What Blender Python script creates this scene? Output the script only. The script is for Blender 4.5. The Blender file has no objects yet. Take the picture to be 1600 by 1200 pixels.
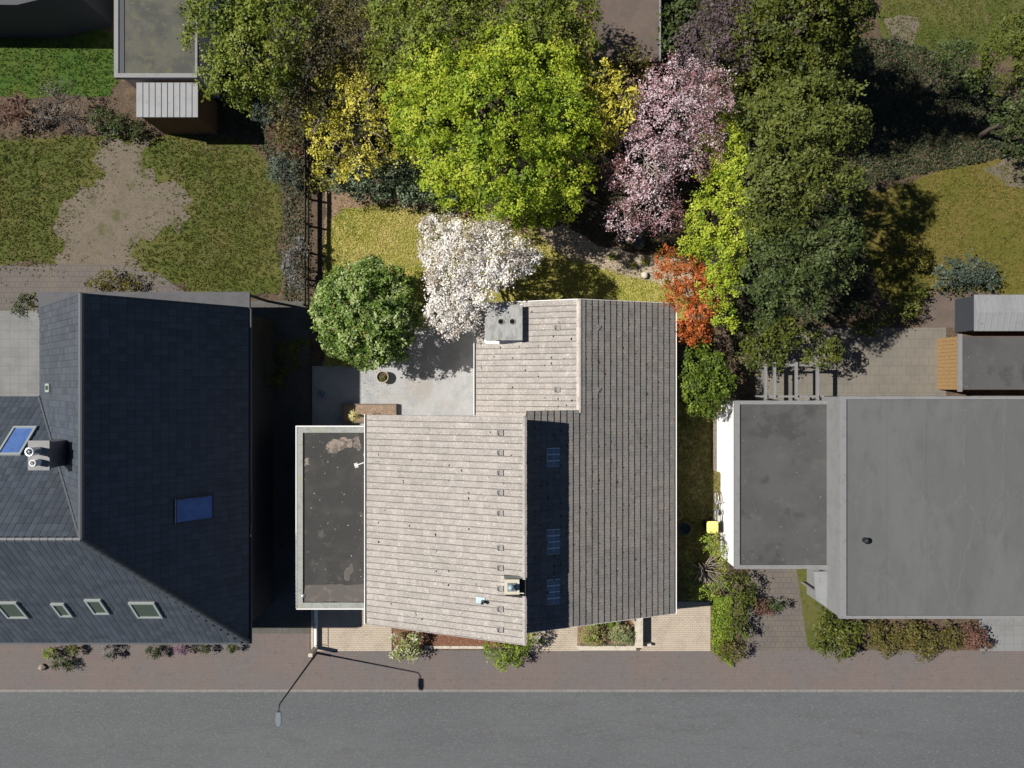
import bpy, math, random
import numpy as np
from mathutils import Vector, Matrix

# ------------------------------------------------------------------ camera, sky, sun, exposure
scene = bpy.context.scene
COL = scene.collection
CAM_H = 40.8            # drone height over the ground
FOC = 1142.0            # focal length in pixels of a 1600 px wide frame
cam_d = bpy.data.cameras.new('camera')
cam = bpy.data.objects.new('camera', cam_d)
COL.objects.link(cam)
cam.location = (0, 0, CAM_H)
cam.rotation_euler = (0, 0, 0)
cam_d.sensor_width = 36.0
cam_d.lens = 36.0 * FOC / 1600.0
cam_d.clip_start = 0.5
cam_d.clip_end = 600
scene.camera = cam

SUN_TRAVEL = Vector((0.87, -0.17, -1.0)).normalized()
world = bpy.data.worlds.new('World')
scene.world = world
world.use_nodes = True
wn = world.node_tree.nodes
wl = world.node_tree.links
wn.clear()
sky = wn.new('ShaderNodeTexSky')
sky.sky_type = 'NISHITA'
sky.sun_disc = False
sky.sun_elevation = math.asin(-SUN_TRAVEL.z)
sky.sun_rotation = math.atan2(-SUN_TRAVEL.x, -SUN_TRAVEL.y) % (2 * math.pi)
sky.air_density = 0.6
sky.dust_density = 0.1
sky.ozone_density = 2.0
bg = wn.new('ShaderNodeBackground')
bg.inputs['Strength'].default_value = 0.05
wo = wn.new('ShaderNodeOutputWorld')
wl.new(sky.outputs[0], bg.inputs['Color'])
wl.new(bg.outputs[0], wo.inputs['Surface'])

sd = bpy.data.lights.new('sun', 'SUN')
sd.energy = 5.0
sd.angle = math.radians(0.5)
sd.color = (1.0, 0.955, 0.88)
sun = bpy.data.objects.new('sun', sd)
COL.objects.link(sun)
sun.rotation_euler = SUN_TRAVEL.to_track_quat('-Z', 'Y').to_euler()
sun.location = (-30, 10, 50)

vs = scene.view_settings
scene.display_settings.display_device = 'sRGB'
vs.view_transform = 'Standard'
vs.look = 'None'
vs.exposure = 0.4
vs.gamma = 1.0
vs.use_curve_mapping = False
scene.cycles.max_bounces = 5
scene.cycles.diffuse_bounces = 2
scene.cycles.transmission_bounces = 3
scene.cycles.transparent_max_bounces = 4

R = random.Random(7)
NR = np.random.default_rng(11)


def S(px, z):
    """metres per photo pixel-offset at height z"""
    return px * (CAM_H - z) / FOC


def P(px, py, z=0.0):
    """survey point: photo coordinates plus a real height give the place in metres"""
    return Vector((S(px - 800, z), -S(py - 600, z), z))


def G(px, py, z=0.0):
    v = P(px, py, 0.0)
    return (v.x, v.y)


# ------------------------------------------------------------------ materials
def srgb(r, g, b):
    def f(c):
        c /= 255.0
        return c / 12.92 if c <= 0.04045 else ((c + 0.055) / 1.055) ** 2.4
    return (f(r), f(g), f(b), 1.0)


def c4(c):
    return (c[0], c[1], c[2], 1.0)


def mat(name, base, layers=(), rough=0.9, bump=None, metallic=0.0, spec=0.3, rnd=0.0, stretch=(1, 1, 1)):
    """layers: (kind, scale, lo, hi, colour, amount) mixed over the base one after the other"""
    m = bpy.data.materials.new(name)
    m.use_nodes = True
    nt = m.node_tree
    N, L = nt.nodes, nt.links
    b = N['Principled BSDF']
    b.inputs['Roughness'].default_value = rough
    b.inputs['Metallic'].default_value = metallic
    b.inputs['Specular IOR Level'].default_value = spec
    geo = N.new('ShaderNodeNewGeometry')
    mp = N.new('ShaderNodeMapping')
    mp.inputs['Scale'].default_value = stretch
    L.new(geo.outputs['Position'], mp.inputs['Vector'])
    pos = mp.outputs[0]
    rgb = N.new('ShaderNodeRGB')
    rgb.outputs[0].default_value = c4(base)
    cur = rgb.outputs[0]
    heights = []
    for i, ly in enumerate(layers):
        kind, scale, lo, hi, colr, amt = ly[:6]
        if kind == 'brick':
            t = N.new('ShaderNodeTexBrick')
            t.inputs['Scale'].default_value = 1.0
            t.inputs['Brick Width'].default_value = scale[0]
            t.inputs['Row Height'].default_value = scale[1]
            t.inputs['Mortar Size'].default_value = lo
            t.inputs['Mortar Smooth'].default_value = 0.3
            t.inputs['Color1'].default_value = (0, 0, 0, 1)
            t.inputs['Color2'].default_value = (0, 0, 0, 1)
            t.inputs['Mortar'].default_value = (1, 1, 1, 1)
            t.offset = hi
            L.new(pos, t.inputs['Vector'])
            fac_src = t.outputs['Color']
            lo2, hi2 = 0.0, 1.0
        elif kind == 'cells':
            t = N.new('ShaderNodeTexVoronoi')
            t.inputs['Scale'].default_value = scale
            L.new(pos, t.inputs['Vector'])
            sp = N.new('ShaderNodeSeparateColor')
            L.new(t.outputs['Color'], sp.inputs[0])
            fac_src = sp.outputs[0]
            lo2, hi2 = lo, hi
        elif kind == 'crack':
            ds = N.new('ShaderNodeTexNoise')
            ds.inputs['Scale'].default_value = 1.5
            L.new(pos, ds.inputs['Vector'])
            av = N.new('ShaderNodeVectorMath')
            av.operation = 'ADD'
            L.new(pos, av.inputs[0])
            L.new(ds.outputs['Color'], av.inputs[1])
            t = N.new('ShaderNodeTexVoronoi')
            t.feature = 'DISTANCE_TO_EDGE'
            t.inputs['Scale'].default_value = scale
            L.new(av.outputs[0], t.inputs['Vector'])
            fac_src = t.outputs['Distance']
            lo2, hi2 = hi, lo
        elif kind == 'dots':
            t = N.new('ShaderNodeTexVoronoi')
            t.inputs['Scale'].default_value = scale
            L.new(pos, t.inputs['Vector'])
            fac_src = t.outputs['Distance']
            lo2, hi2 = hi, lo
        else:
            t = N.new('ShaderNodeTexNoise')
            t.inputs['Scale'].default_value = scale
            t.inputs['Detail'].default_value = 7.0
            t.inputs['Roughness'].default_value = 0.62
            of = N.new('ShaderNodeVectorMath')
            of.operation = 'ADD'
            of.inputs[1].default_value = (17.3 * (i + 1), 5.1 * i, 3.7 * i)
            L.new(pos, of.inputs[0])
            L.new(of.outputs[0], t.inputs['Vector'])
            fac_src = t.outputs['Fac']
            lo2, hi2 = lo, hi
        mr = N.new('ShaderNodeMapRange')
        mr.interpolation_type = 'SMOOTHSTEP'
        if hi2 >= lo2:
            mr.inputs['From Min'].default_value = lo2
            mr.inputs['From Max'].default_value = hi2
            mr.inputs['To Min'].default_value = 0.0
            mr.inputs['To Max'].default_value = amt
        else:
            mr.inputs['From Min'].default_value = hi2
            mr.inputs['From Max'].default_value = lo2
            mr.inputs['To Min'].default_value = amt
            mr.inputs['To Max'].default_value = 0.0
        L.new(fac_src, mr.inputs['Value'])
        mx = N.new('ShaderNodeMix')
        mx.data_type = 'RGBA'
        L.new(mr.outputs[0], mx.inputs['Factor'])
        L.new(cur, mx.inputs[6])
        mx.inputs[7].default_value = c4(colr)
        cur = mx.outputs[2]
        if kind == 'brick':
            heights.append(mr.outputs[0])
    if rnd:
        at = N.new('ShaderNodeAttribute')
        at.attribute_name = 'rnd'
        mr = N.new('ShaderNodeMapRange')
        mr.clamp = False
        mr.inputs['To Min'].default_value = 1.0 - rnd
        mr.inputs['To Max'].default_value = 1.0 + rnd
        L.new(at.outputs['Fac'], mr.inputs['Value'])
        vm = N.new('ShaderNodeVectorMath')
        vm.operation = 'SCALE'
        L.new(cur, vm.inputs[0])
        L.new(mr.outputs[0], vm.inputs['Scale'])
        cur = vm.outputs[0]
    L.new(cur, b.inputs['Base Color'])
    if bump or heights:
        bs, bd = bump or (30, 0.01)
        t = N.new('ShaderNodeTexNoise')
        t.inputs['Scale'].default_value = bs
        t.inputs['Detail'].default_value = 5.0
        L.new(pos, t.inputs['Vector'])
        hsrc = t.outputs['Fac']
        for h in heights:
            ma = N.new('ShaderNodeMath')
            ma.operation = 'SUBTRACT'
            L.new(hsrc, ma.inputs[0])
            L.new(h, ma.inputs[1])
            hsrc = ma.outputs[0]
        bn = N.new('ShaderNodeBump')
        bn.inputs['Strength'].default_value = 1.0
        bn.inputs['Distance'].default_value = bd
        L.new(hsrc, bn.inputs['Height'])
        L.new(bn.outputs[0], b.inputs['Normal'])
    return m


def leafmat(name, cols, rough=0.55, trans=0.25, spec=0.3):
    """cols: colours along the per-leaf attribute 'tint' (each leaf's own shade)"""
    m = bpy.data.materials.new(name)
    m.use_nodes = True
    nt = m.node_tree
    N, L = nt.nodes, nt.links
    b = N['Principled BSDF']
    b.inputs['Roughness'].default_value = rough
    b.inputs['Specular IOR Level'].default_value = spec
    at = N.new('ShaderNodeAttribute')
    at.attribute_name = 'tint'
    cr = N.new('ShaderNodeValToRGB')
    el = cr.color_ramp.elements
    while len(el) < len(cols):
        el.new(0.5)
    for i, c in enumerate(cols):
        el[i].position = i / max(1, len(cols) - 1)
        el[i].color = c4(c)
    L.new(at.outputs['Fac'], cr.inputs[0])
    L.new(cr.outputs[0], b.inputs['Base Color'])
    tr = N.new('ShaderNodeBsdfTranslucent')
    L.new(cr.outputs[0], tr.inputs['Color'])
    mx = N.new('ShaderNodeMixShader')
    mx.inputs[0].default_value = trans
    L.new(b.outputs[0], mx.inputs[1])
    L.new(tr.outputs[0], mx.inputs[2])
    L.new(mx.outputs[0], N['Material Output'].inputs['Surface'])
    return m


M = {}
M['soil'] = mat('soil', (.075, .052, .035), [('noise', 1.3, .4, .65, (.12, .085, .055), 1), ('noise', 14, .5, .7, (.04, .028, .02), .8), ('cells', 30, .9, .93, (.2, .15, .1), .8)], bump=(25, .04))
M['mulch'] = mat('mulch', (.2, .09, .05), [('noise', 20, .4, .65, (.09, .045, .03), .9), ('cells', 28, .85, .9, (.33, .2, .13), .8)], bump=(30, .04))
M['border'] = mat('border', (.25, .165, .105), [('noise', 3, .45, .65, (.15, .105, .06), .8), ('noise', 25, .5, .72, (.08, .055, .035), .8), ('cells', 22, .9, .93, (.4, .32, .22), .8)], bump=(25, .04))
M['gravel'] = mat('gravel', (.42, .345, .25), [('noise', 2.2, .45, .62, (.22, .165, .11), .9), ('cells', 14, .62, .66, (.5, .43, .33), .8), ('cells', 22, .85, .88, (.14, .1, .07), .8)], bump=(18, .05))
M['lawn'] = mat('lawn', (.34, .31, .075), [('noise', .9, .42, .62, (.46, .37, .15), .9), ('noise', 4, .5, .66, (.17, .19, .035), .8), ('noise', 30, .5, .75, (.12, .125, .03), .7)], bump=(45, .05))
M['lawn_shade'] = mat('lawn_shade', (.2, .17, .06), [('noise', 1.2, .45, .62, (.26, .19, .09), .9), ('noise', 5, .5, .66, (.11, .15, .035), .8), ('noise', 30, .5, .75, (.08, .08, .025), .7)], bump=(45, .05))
M['lawn_olive'] = mat('lawn_olive', (.085, .1, .018), [('noise', .35, .44, .56, (.12, .115, .03), .95), ('noise', 1.3, .58, .66, (.14, .115, .06), .8), ('noise', 3, .5, .66, (.055, .085, .012), .8), ('noise', 25, .5, .75, (.05, .055, .012), .6)], bump=(45, .05))
M['lawn_gold'] = mat('lawn_gold', (.13, .12, .02), [('noise', .35, .44, .58, (.16, .125, .03), .95), ('noise', 3, .5, .66, (.085, .1, .015), .8), ('noise', 25, .5, .75, (.07, .065, .014), .6)], bump=(45, .05))
M['lawn_rich'] = mat('lawn_rich', (.05, .105, .012), [('noise', .6, .42, .6, (.08, .115, .016), .9), ('noise', 25, .5, .75, (.035, .06, .01), .6)], bump=(45, .05))
M['bare'] = mat('bare', (.145, .12, .09), [('noise', 1.1, .54, .62, (.08, .085, .03), .8), ('noise', .8, .42, .62, (.17, .14, .11), .7), ('noise', 6, .52, .66, (.095, .095, .04), .7), ('cells', 25, .9, .93, (.07, .055, .04), .7)], bump=(30, .03))
M['patio'] = mat('patio', (.38, .38, .38), [('noise', .9, .45, .62, (.31, .315, .325), .9), ('noise', .55, .52, .62, (.33, .30, .27), .7), ('noise', 3.5, .55, .72, (.46, .455, .44), .8), ('brick', (.2, .1), .006, .5, (.27, .27, .27), .6), ('noise', 40, .55, .75, (.28, .28, .29), .5)], bump=(60, .006))
M['drive'] = mat('drive', (.44, .37, .29), [('noise', 1.2, .42, .62, (.37, .31, .245), .9), ('cells', 9, .5, .9, (.48, .42, .35), .5), ('brick', (.21, .105), .009, .5, (.24, .195, .15), .75), ('noise', 40, .55, .75, (.28, .235, .18), .5), ('noise', 3, .6, .72, (.3, .27, .2), .6)], bump=(60, .008))
M['walk'] = mat('walk', (.155, .125, .115), [('noise', .25, .44, .58, (.135, .125, .122), .95), ('noise', 3.2, .58, .66, (.11, .095, .088), .7), ('noise', 1.5, .5, .7, (.135, .11, .1), .7), ('brick', (.2, .1), .007, .5, (.095, .08, .075), .7), ('cells', 8, .5, .95, (.17, .13, .12), .4)], bump=(60, .006))
M['road'] = mat('road', (.094, .098, .103), [('noise', .18, .42, .6, (.106, .11, .115), .9), ('noise', 1.6, .5, .66, (.088, .091, .095), .6), ('cells', 45, .85, .95, (.16, .165, .17), .7), ('noise', 6, .55, .7, (.082, .085, .088), .5), ('crack', .3, .0, .006, (.065, .067, .07), .4)], bump=(90, .014), rough=.85, stretch=(.3, 1, 1))
M['kerb'] = mat('kerb', (.2, .19, .18), [('noise', 3, .45, .65, (.15, .145, .14), .8), ('brick', (1.0, 9), .01, 0, (.08, .08, .08), .9)], bump=(40, .01))
M['path'] = mat('path', (.12, .105, .095), [('noise', 1.0, .42, .62, (.14, .12, .1), .9), ('brick', (.3, .3), .01, .5, (.07, .065, .06), .7)], bump=(50, .006))
M['pale_terrace'] = mat('pale_terrace', (.2, .2, .2), [('noise', 1.0, .42, .62, (.17, .17, .17), .9), ('brick', (.5, .5), .008, 0, (.13, .13, .13), .8)], bump=(50, .004))
M['warm_terrace'] = mat('warm_terrace', (.17, .155, .13), [('noise', .8, .42, .62, (.145, .135, .115), .9), ('brick', (.5, .5), .008, .5, (.1, .09, .08), .8)], bump=(50, .004))
M['side_yard'] = mat('side_yard', (.1, .095, .09), [('noise', .8, .42, .62, (.08, .08, .06), .9), ('brick', (.4, .4), .01, .5, (.05, .05, .045), .8)], bump=(50, .006))
# roofs
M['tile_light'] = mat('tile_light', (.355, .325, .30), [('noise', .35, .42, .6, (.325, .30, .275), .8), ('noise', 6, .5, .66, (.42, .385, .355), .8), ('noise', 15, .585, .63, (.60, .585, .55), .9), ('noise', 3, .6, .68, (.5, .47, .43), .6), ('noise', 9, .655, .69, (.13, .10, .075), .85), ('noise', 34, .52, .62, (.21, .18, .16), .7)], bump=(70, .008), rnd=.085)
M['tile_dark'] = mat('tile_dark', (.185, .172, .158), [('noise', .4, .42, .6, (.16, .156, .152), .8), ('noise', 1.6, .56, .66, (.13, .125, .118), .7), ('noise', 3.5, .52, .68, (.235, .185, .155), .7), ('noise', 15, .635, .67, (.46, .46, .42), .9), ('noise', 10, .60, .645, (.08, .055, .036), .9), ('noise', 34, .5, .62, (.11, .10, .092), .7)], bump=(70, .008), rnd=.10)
M['underlay'] = mat('underlay', (.03, .028, .026), rough=.95)
M['ridge'] = mat('ridge', (.45, .41, .36), [('noise', 8, .5, .66, (.32, .28, .24), .8), ('noise', 20, .6, .68, (.62, .6, .55), .8)], bump=(60, .006), rnd=.1)
M['moss'] = mat('moss', (.035, .024, .015), [('noise', 9, .5, .65, (.05, .042, .016), .8)], bump=(60, .02))
M['glass_tile'] = mat('glass_tile', (.20, .235, .28), [('noise', 3, .42, .6, (.14, .17, .21), .7)], rough=.15, spec=.8)  # pale blue grey of the reflected sky put into the base colour
M['glass_rim'] = mat('glass_rim', (.62, .64, .66), rough=.4)
M['felt'] = mat('felt', (.042, .041, .040), [('noise', .7, .45, .62, (.056, .054, .052), .9), ('noise', .9, .60, .72, (.12, .11, .10), .6), ('noise', 5, .62, .70, (.14, .13, .12), .6), ('cells', 24, .998, .999, (.5, .48, .45), .8), ('noise', 40, .5, .75, (.035, .034, .033), .6)], bump=(50, .008), rough=.85)
M['felt_pale'] = mat('felt_pale', (.26, .21, .175), [('noise', 3.5, .46, .54, (.08, .075, .07), .9), ('noise', 9, .5, .6, (.17, .14, .12), .8), ('noise', 30, .5, .7, (.3, .26, .23), .5)], bump=(50, .008))
M['felt_worn'] = mat('felt_worn', (.105, .095, .088), [('noise', 2.5, .5, .64, (.15, .13, .115), .8), ('noise', 40, .5, .75, (.06, .055, .05), .6)], bump=(50, .008))
M['parapet'] = mat('parapet', (.29, .30, .285), [('noise', 2.5, .48, .62, (.24, .25, .22), .9), ('noise', 14, .6, .68, (.08, .08, .065), .9), ('noise', 9, .6, .68, (.5, .5, .47), .7), ('noise', 1.2, .56, .66, (.3, .3, .2), .6)], bump=(50, .01))
M['white_paint'] = mat('white_paint', (.78, .77, .75), [('noise', 2, .5, .7, (.7, .69, .66), .5)], rough=.6)
M['white_wall'] = mat('white_wall', (.82, .81, .79), [('noise', 3, .5, .7, (.76, .75, .73), .5)], bump=(80, .004))
M['render_wall'] = mat('render_wall', (.62, .6, .56), [('noise', 2, .5, .7, (.55, .53, .5), .6)], bump=(80, .004))
M['brick_dark'] = mat('brick_dark', (.04, .04, .043), [('noise', 2, .45, .65, (.033, .033, .036), .7)], bump=(40, .006))
M['grey_wall'] = mat('grey_wall', (.2, .2, .2), [('noise', 2, .45, .65, (.17, .17, .17), .7)], bump=(60, .004))
M['plate'] = mat('plate', (.25, .235, .22), [('noise', 8, .45, .65, (.19, .18, .17), .7)])
M['chimney_cap'] = mat('chimney_cap', (.33, .335, .325), [('noise', 2.2, .46, .60, (.235, .23, .22), .9), ('noise', 5, .58, .68, (.42, .425, .41), .8), ('noise', 9, .63, .7, (.13, .12, .11), .8)], bump=(40, .008), stretch=(2.2, .7, 1))
M['cream_cap'] = mat('cream_cap', (.52, .48, .38), [('noise', 5, .5, .66, (.42, .38, .29), .7)], bump=(50, .006))
M['flue_black'] = mat('flue_black', (.006, .006, .006), rough=1)
M['grey_metal'] = mat('grey_metal', (.2, .23, .26), rough=.45, metallic=.5)
M['blue_metal'] = mat('blue_metal', (.33, .42, .48), [('noise', 8, .5, .66, (.24, .31, .36), .7)], rough=.5, metallic=.3)
M['zinc'] = mat('zinc', (.14, .14, .135), [('noise', 4, .5, .66, (.2, .2, .2), .7)], rough=.5, metallic=.4)
M['bright_metal'] = mat('bright_metal', (.6, .62, .65), rough=.3, metallic=.7)
M['dark_metal'] = mat('dark_metal', (.035, .037, .04), rough=.5, metallic=.3)
M['gutter_in'] = mat('gutter_in', (.03, .03, .035), rough=.8)
M['navy_tile'] = mat('navy_tile', (.05, .06, .076), [('noise', .5, .42, .62, (.056, .066, .08), .8), ('noise', 12, .55, .7, (.04, .048, .06), .6)], rough=.45, spec=.4, rnd=.2, bump=(60, .003))
M['navy_ridge'] = mat('navy_ridge', (.062, .07, .078), rough=.5)
M['grey_slab'] = mat('grey_slab', (.1, .1, .108), [('noise', 1.5, .45, .65, (.08, .08, .088), .8)], bump=(40, .006))
M['skylight_frame'] = mat('skylight_frame', (.3, .33, .32), rough=.4, spec=.5)
M['skylight_glass'] = mat('skylight_glass', (.05, .075, .055), rough=.05, spec=.8)
M['blue_glass'] = mat('blue_glass', (.08, .15, .38), [('noise', 2, .45, .6, (.06, .12, .3), .8)], rough=.12, spec=.6)
M['flat_grey'] = mat('flat_grey', (.105, .107, .108), [('crack', .35, .0, .02, (.135, .135, .13), .6), ('noise', .22, .42, .6, (.122, .126, .126), .9), ('noise', 1.1, .5, .68, (.092, .093, .095), .6), ('noise', 7, .6, .7, (.135, .135, .13), .5), ('noise', 40, .5, .75, (.07, .07, .07), .5)], bump=(50, .01), stretch=(1.6, .6, 1))
M['flat_dark'] = mat('flat_dark', (.068, .067, .068), [('noise', 9, .62, .68, (.11, .11, .1), .7), ('cells', 16, .992, .995, (.2, .19, .17), .8), ('noise', .3, .42, .6, (.085, .084, .085), .9), ('noise', 1.4, .55, .7, (.1, .1, .097), .6), ('noise', .6, .55, .65, (.05, .049, .05), .8), ('noise', 40, .5, .75, (.05, .05, .05), .5)], bump=(50, .01))
M['flat_moss'] = mat('flat_moss', (.1, .098, .08), [('noise', .6, .45, .6, (.065, .066, .06), .9), ('noise', 3, .5, .65, (.12, .12, .07), .7), ('noise', 40, .5, .75, (.06, .06, .05), .5)], bump=(40, .02))
M['trim_grey'] = mat('trim_grey', (.2, .2, .2), [('noise', 3, .5, .66, (.16, .16, .16), .7)], rough=.6)
M['trim_dark'] = mat('trim_dark', (.04, .045, .055), rough=.6)
M['panel_roof'] = mat('panel_roof', (.24, .245, .255), [('noise', 1, .45, .62, (.21, .215, .225), .8), ('noise', 4, .58, .68, (.17, .17, .165), .7)], rough=.5)
M['wood_brown'] = mat('wood_brown', (.17, .09, .045), [('noise', 4, .45, .62, (.11, .06, .03), .8)], bump=(40, .01), stretch=(6, 6, .6))
M['wood_orange'] = mat('wood_orange', (.3, .19, .085), [('noise', 4, .45, .62, (.22, .135, .06), .8)], bump=(40, .01), stretch=(1, 6, 1))
M['wood_grey'] = mat('wood_grey', (.2, .17, .14), [('noise', 5, .45, .62, (.12, .1, .08), .8)], bump=(40, .01), stretch=(5, .8, 5))
M['wood_dark'] = mat('wood_dark', (.05, .04, .032), [('noise', 5, .45, .62, (.03, .025, .02), .8)], bump=(40, .01))
M['brown_roof'] = mat('brown_roof', (.125, .095, .08), [('noise', 1, .42, .62, (.1, .08, .068), .9), ('noise', 8, .55, .68, (.075, .06, .05), .6)], bump=(40, .01))
M['bed_brown'] = mat('bed_brown', (.25, .175, .125), [('noise', 3, .46, .62, (.33, .24, .18), .8), ('noise', 12, .55, .66, (.15, .1, .07), .7), ('cells', 16, .88, .92, (.42, .33, .26), .7)], bump=(25, .04), stretch=(1, 2, 1))
M['bark'] = mat('bark', (.09, .07, .055), [('noise', 6, .45, .62, (.055, .043, .035), .8)], bump=(30, .02))
M['twig_pale'] = mat('twig_pale', (.34, .29, .24), [('noise', 6, .45, .62, (.2, .17, .14), .8)], bump=(30, .01))
M['twig_grey'] = mat('twig_grey', (.17, .145, .13), [('noise', 6, .45, .62, (.12, .1, .09), .8)])
M['stone_pale'] = mat('stone_pale', (.5, .45, .38), [('noise', 5, .48, .64, (.36, .32, .27), .8)], bump=(25, .02))
M['stone'] = mat('stone', (.3, .255, .2), [('noise', 5, .48, .64, (.2, .17, .135), .8), ('noise', 16, .6, .7, (.42, .38, .3), .7)], bump=(25, .03))
M['concrete_wall'] = mat('concrete_wall', (.5, .45, .37), [('noise', 3, .46, .62, (.4, .35, .27), .8), ('noise', 12, .6, .7, (.62, .58, .5), .6)], bump=(40, .01))
M['yellow_lid'] = mat('yellow_lid', (.84, .78, .22), [('noise', 6, .5, .66, (.75, .68, .18), .7)], rough=.4)
M['bin_black'] = mat('bin_black', (.02, .02, .022), rough=.5)
M['tub_green'] = mat('tub_green', (.02, .035, .032), rough=.45)
M['tub_water'] = mat('tub_water', (.01, .013, .012), rough=.15, spec=.6)
M['pot_pale'] = mat('pot_pale', (.42, .38, .3), [('noise', 6, .5, .64, (.3, .27, .21), .7)], bump=(40, .008))
M['rubber'] = mat('rubber', (.015, .015, .016), rough=.8)
M['bike_blue'] = mat('bike_blue', (.35, .42, .55), rough=.3, metallic=.3)
M['sphere_dark'] = mat('sphere_dark', (.045, .05, .06), [('noise', 6, .5, .64, (.075, .08, .09), .7)], rough=.5)
M['blue_thing'] = mat('blue_thing', (.1, .17, .3), rough=.5)

LF = {
    'lime': leafmat('leaf_lime', [(.08, .14, .012), (.22, .32, .02), (.34, .43, .028), (.5, .53, .055)], trans=.3),
    'lime2': leafmat('leaf_lime2', [(.10, .17, .015), (.27, .36, .025), (.40, .48, .04), (.52, .56, .07)], trans=.3),
    'yellow': leafmat('leaf_yellow', [(.06, .07, .015), (.3, .29, .03), (.56, .5, .05), (.7, .63, .12)], trans=.25),
    'laurel': leafmat('leaf_laurel', [(.03, .055, .025), (.055, .09, .04), (.085, .12, .06), (.2, .25, .16)], rough=.5, spec=.35, trans=.1),
    'round': leafmat('leaf_round', [(.03, .06, .008), (.085, .155, .018), (.17, .26, .035), (.38, .44, .2)], rough=.5, spec=.35, trans=.15),
    'magnolia': leafmat('leaf_magnolia', [(.13, .15, .045), (.36, .28, .20), (.72, .66, .60), (.85, .82, .77), (.87, .85, .81)], trans=.25, rough=.7),
    'pink': leafmat('leaf_pink', [(.09, .045, .035), (.26, .10, .10), (.45, .27, .29), (.62, .46, .50), (.72, .6, .63)], trans=.25, rough=.7),
    'pink_dim': leafmat('leaf_pink_dim', [(.06, .05, .045), (.1, .07, .075), (.14, .1, .11), (.17, .12, .14)], trans=.25, rough=.7),
    'orange': leafmat('leaf_orange', [(.12, .11, .015), (.32, .10, .02), (.5, .12, .03), (.6, .19, .06)], trans=.25, rough=.45),
    'bush': leafmat('leaf_bush', [(.025, .045, .005), (.065, .105, .008), (.11, .165, .012), (.2, .26, .022)], trans=.15),
    'olive': leafmat('leaf_olive', [(.03, .05, .014), (.055, .08, .022), (.075, .1, .026), (.1, .125, .034)], trans=.2),
    'olive2': leafmat('leaf_olive2', [(.04, .055, .01), (.075, .095, .012), (.1, .12, .015), (.125, .13, .02)], trans=.2),
    'spring': leafmat('leaf_spring', [(.06, .095, .014), (.13, .175, .02), (.185, .225, .026), (.23, .25, .04)], trans=.25),
    'olive3': leafmat('leaf_olive3', [(.05, .07, .012), (.095, .115, .02), (.125, .145, .026), (.155, .17, .035)], trans=.25),
    'khaki': leafmat('leaf_khaki', [(.05, .05, .015), (.1, .09, .02), (.13, .115, .025), (.15, .12, .03)], trans=.2),
    'dark': leafmat('leaf_dark', [(.02, .035, .01), (.04, .06, .014), (.055, .08, .018), (.075, .095, .025)], trans=.15),
    'conifer': leafmat('leaf_conifer', [(.03, .045, .008), (.065, .08, .01), (.095, .11, .013), (.12, .13, .018)], trans=.15),
    'yellow_dim': leafmat('leaf_yellow_dim', [(.06, .06, .012), (.11, .1, .012), (.15, .13, .015), (.17, .14, .02)], trans=.2),
    'bluegreen': leafmat('leaf_bluegreen', [(.035, .055, .04), (.055, .08, .06), (.075, .1, .075), (.09, .115, .09)], trans=.15),
    'whitish': leafmat('leaf_whitish', [(.07, .07, .05), (.12, .12, .11), (.17, .165, .16), (.2, .195, .19)], trans=.2),
    'greytwig': leafmat('leaf_greytwig', [(.06, .055, .04), (.1, .09, .075), (.14, .125, .105), (.17, .15, .13)], trans=.15),
    'blossom': leafmat('leaf_blossom', [(.14, .2, .03), (.25, .3, .06), (.5, .48, .33), (.66, .62, .5)], trans=.2),
    'hedge': leafmat('leaf_hedge', [(.07, .12, .012), (.15, .22, .02), (.22, .29, .03), (.3, .36, .06)], trans=.2),
    'heather': leafmat('leaf_heather', [(.13, .2, .03), (.22, .29, .05), (.3, .26, .1), (.4, .26, .18)], trans=.2),
    'heath2': leafmat('leaf_heath2', [(.1, .17, .06), (.18, .24, .09), (.27, .29, .13), (.36, .26, .17)], trans=.2),
    'spiky': leafmat('leaf_spiky', [(.25, .2, .04), (.42, .35, .08), (.55, .48, .18), (.62, .56, .3)], trans=.2),
    'rust': leafmat('leaf_rust', [(.07, .05, .03), (.12, .06, .04), (.15, .07, .05), (.16, .09, .06)], trans=.2),
    'pinkflower': leafmat('leaf_pinkflower', [(.07, .06, .05), (.15, .07, .13), (.2, .1, .18), (.22, .13, .2)], trans=.2),
    'grass': leafmat('grass_yellow', [(.20, .26, .04), (.38, .39, .07), (.53, .48, .14), (.62, .52, .22)], trans=.3),
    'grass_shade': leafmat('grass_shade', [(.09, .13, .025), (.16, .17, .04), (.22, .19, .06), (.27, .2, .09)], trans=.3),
    'grass_olive': leafmat('grass_olive', [(.05, .075, .01), (.08, .1, .014), (.11, .115, .02), (.14, .125, .035)], trans=.3),
    'grass_gold': leafmat('grass_gold', [(.07, .085, .012), (.12, .115, .016), (.16, .14, .025), (.2, .155, .04)], trans=.3),
    'grass_rich': leafmat('grass_rich', [(.035, .075, .008), (.05, .1, .01), (.07, .115, .014), (.09, .12, .02)], trans=.3),
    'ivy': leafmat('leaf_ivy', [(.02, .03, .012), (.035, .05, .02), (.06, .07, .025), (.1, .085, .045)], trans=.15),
    'litter': leafmat('leaf_litter', [(.06, .04, .025), (.14, .095, .06), (.22, .16, .1), (.36, .29, .2)], trans=.1),
}

# ------------------------------------------------------------------ objects
ORG = {}


def tag(o, label=None, cat=None, group=None, kind=None):
    if label:
        o['label'] = label
    if cat:
        o['category'] = cat
    if group:
        o['group'] = group
    if kind:
        o['kind'] = kind
    return o


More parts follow.
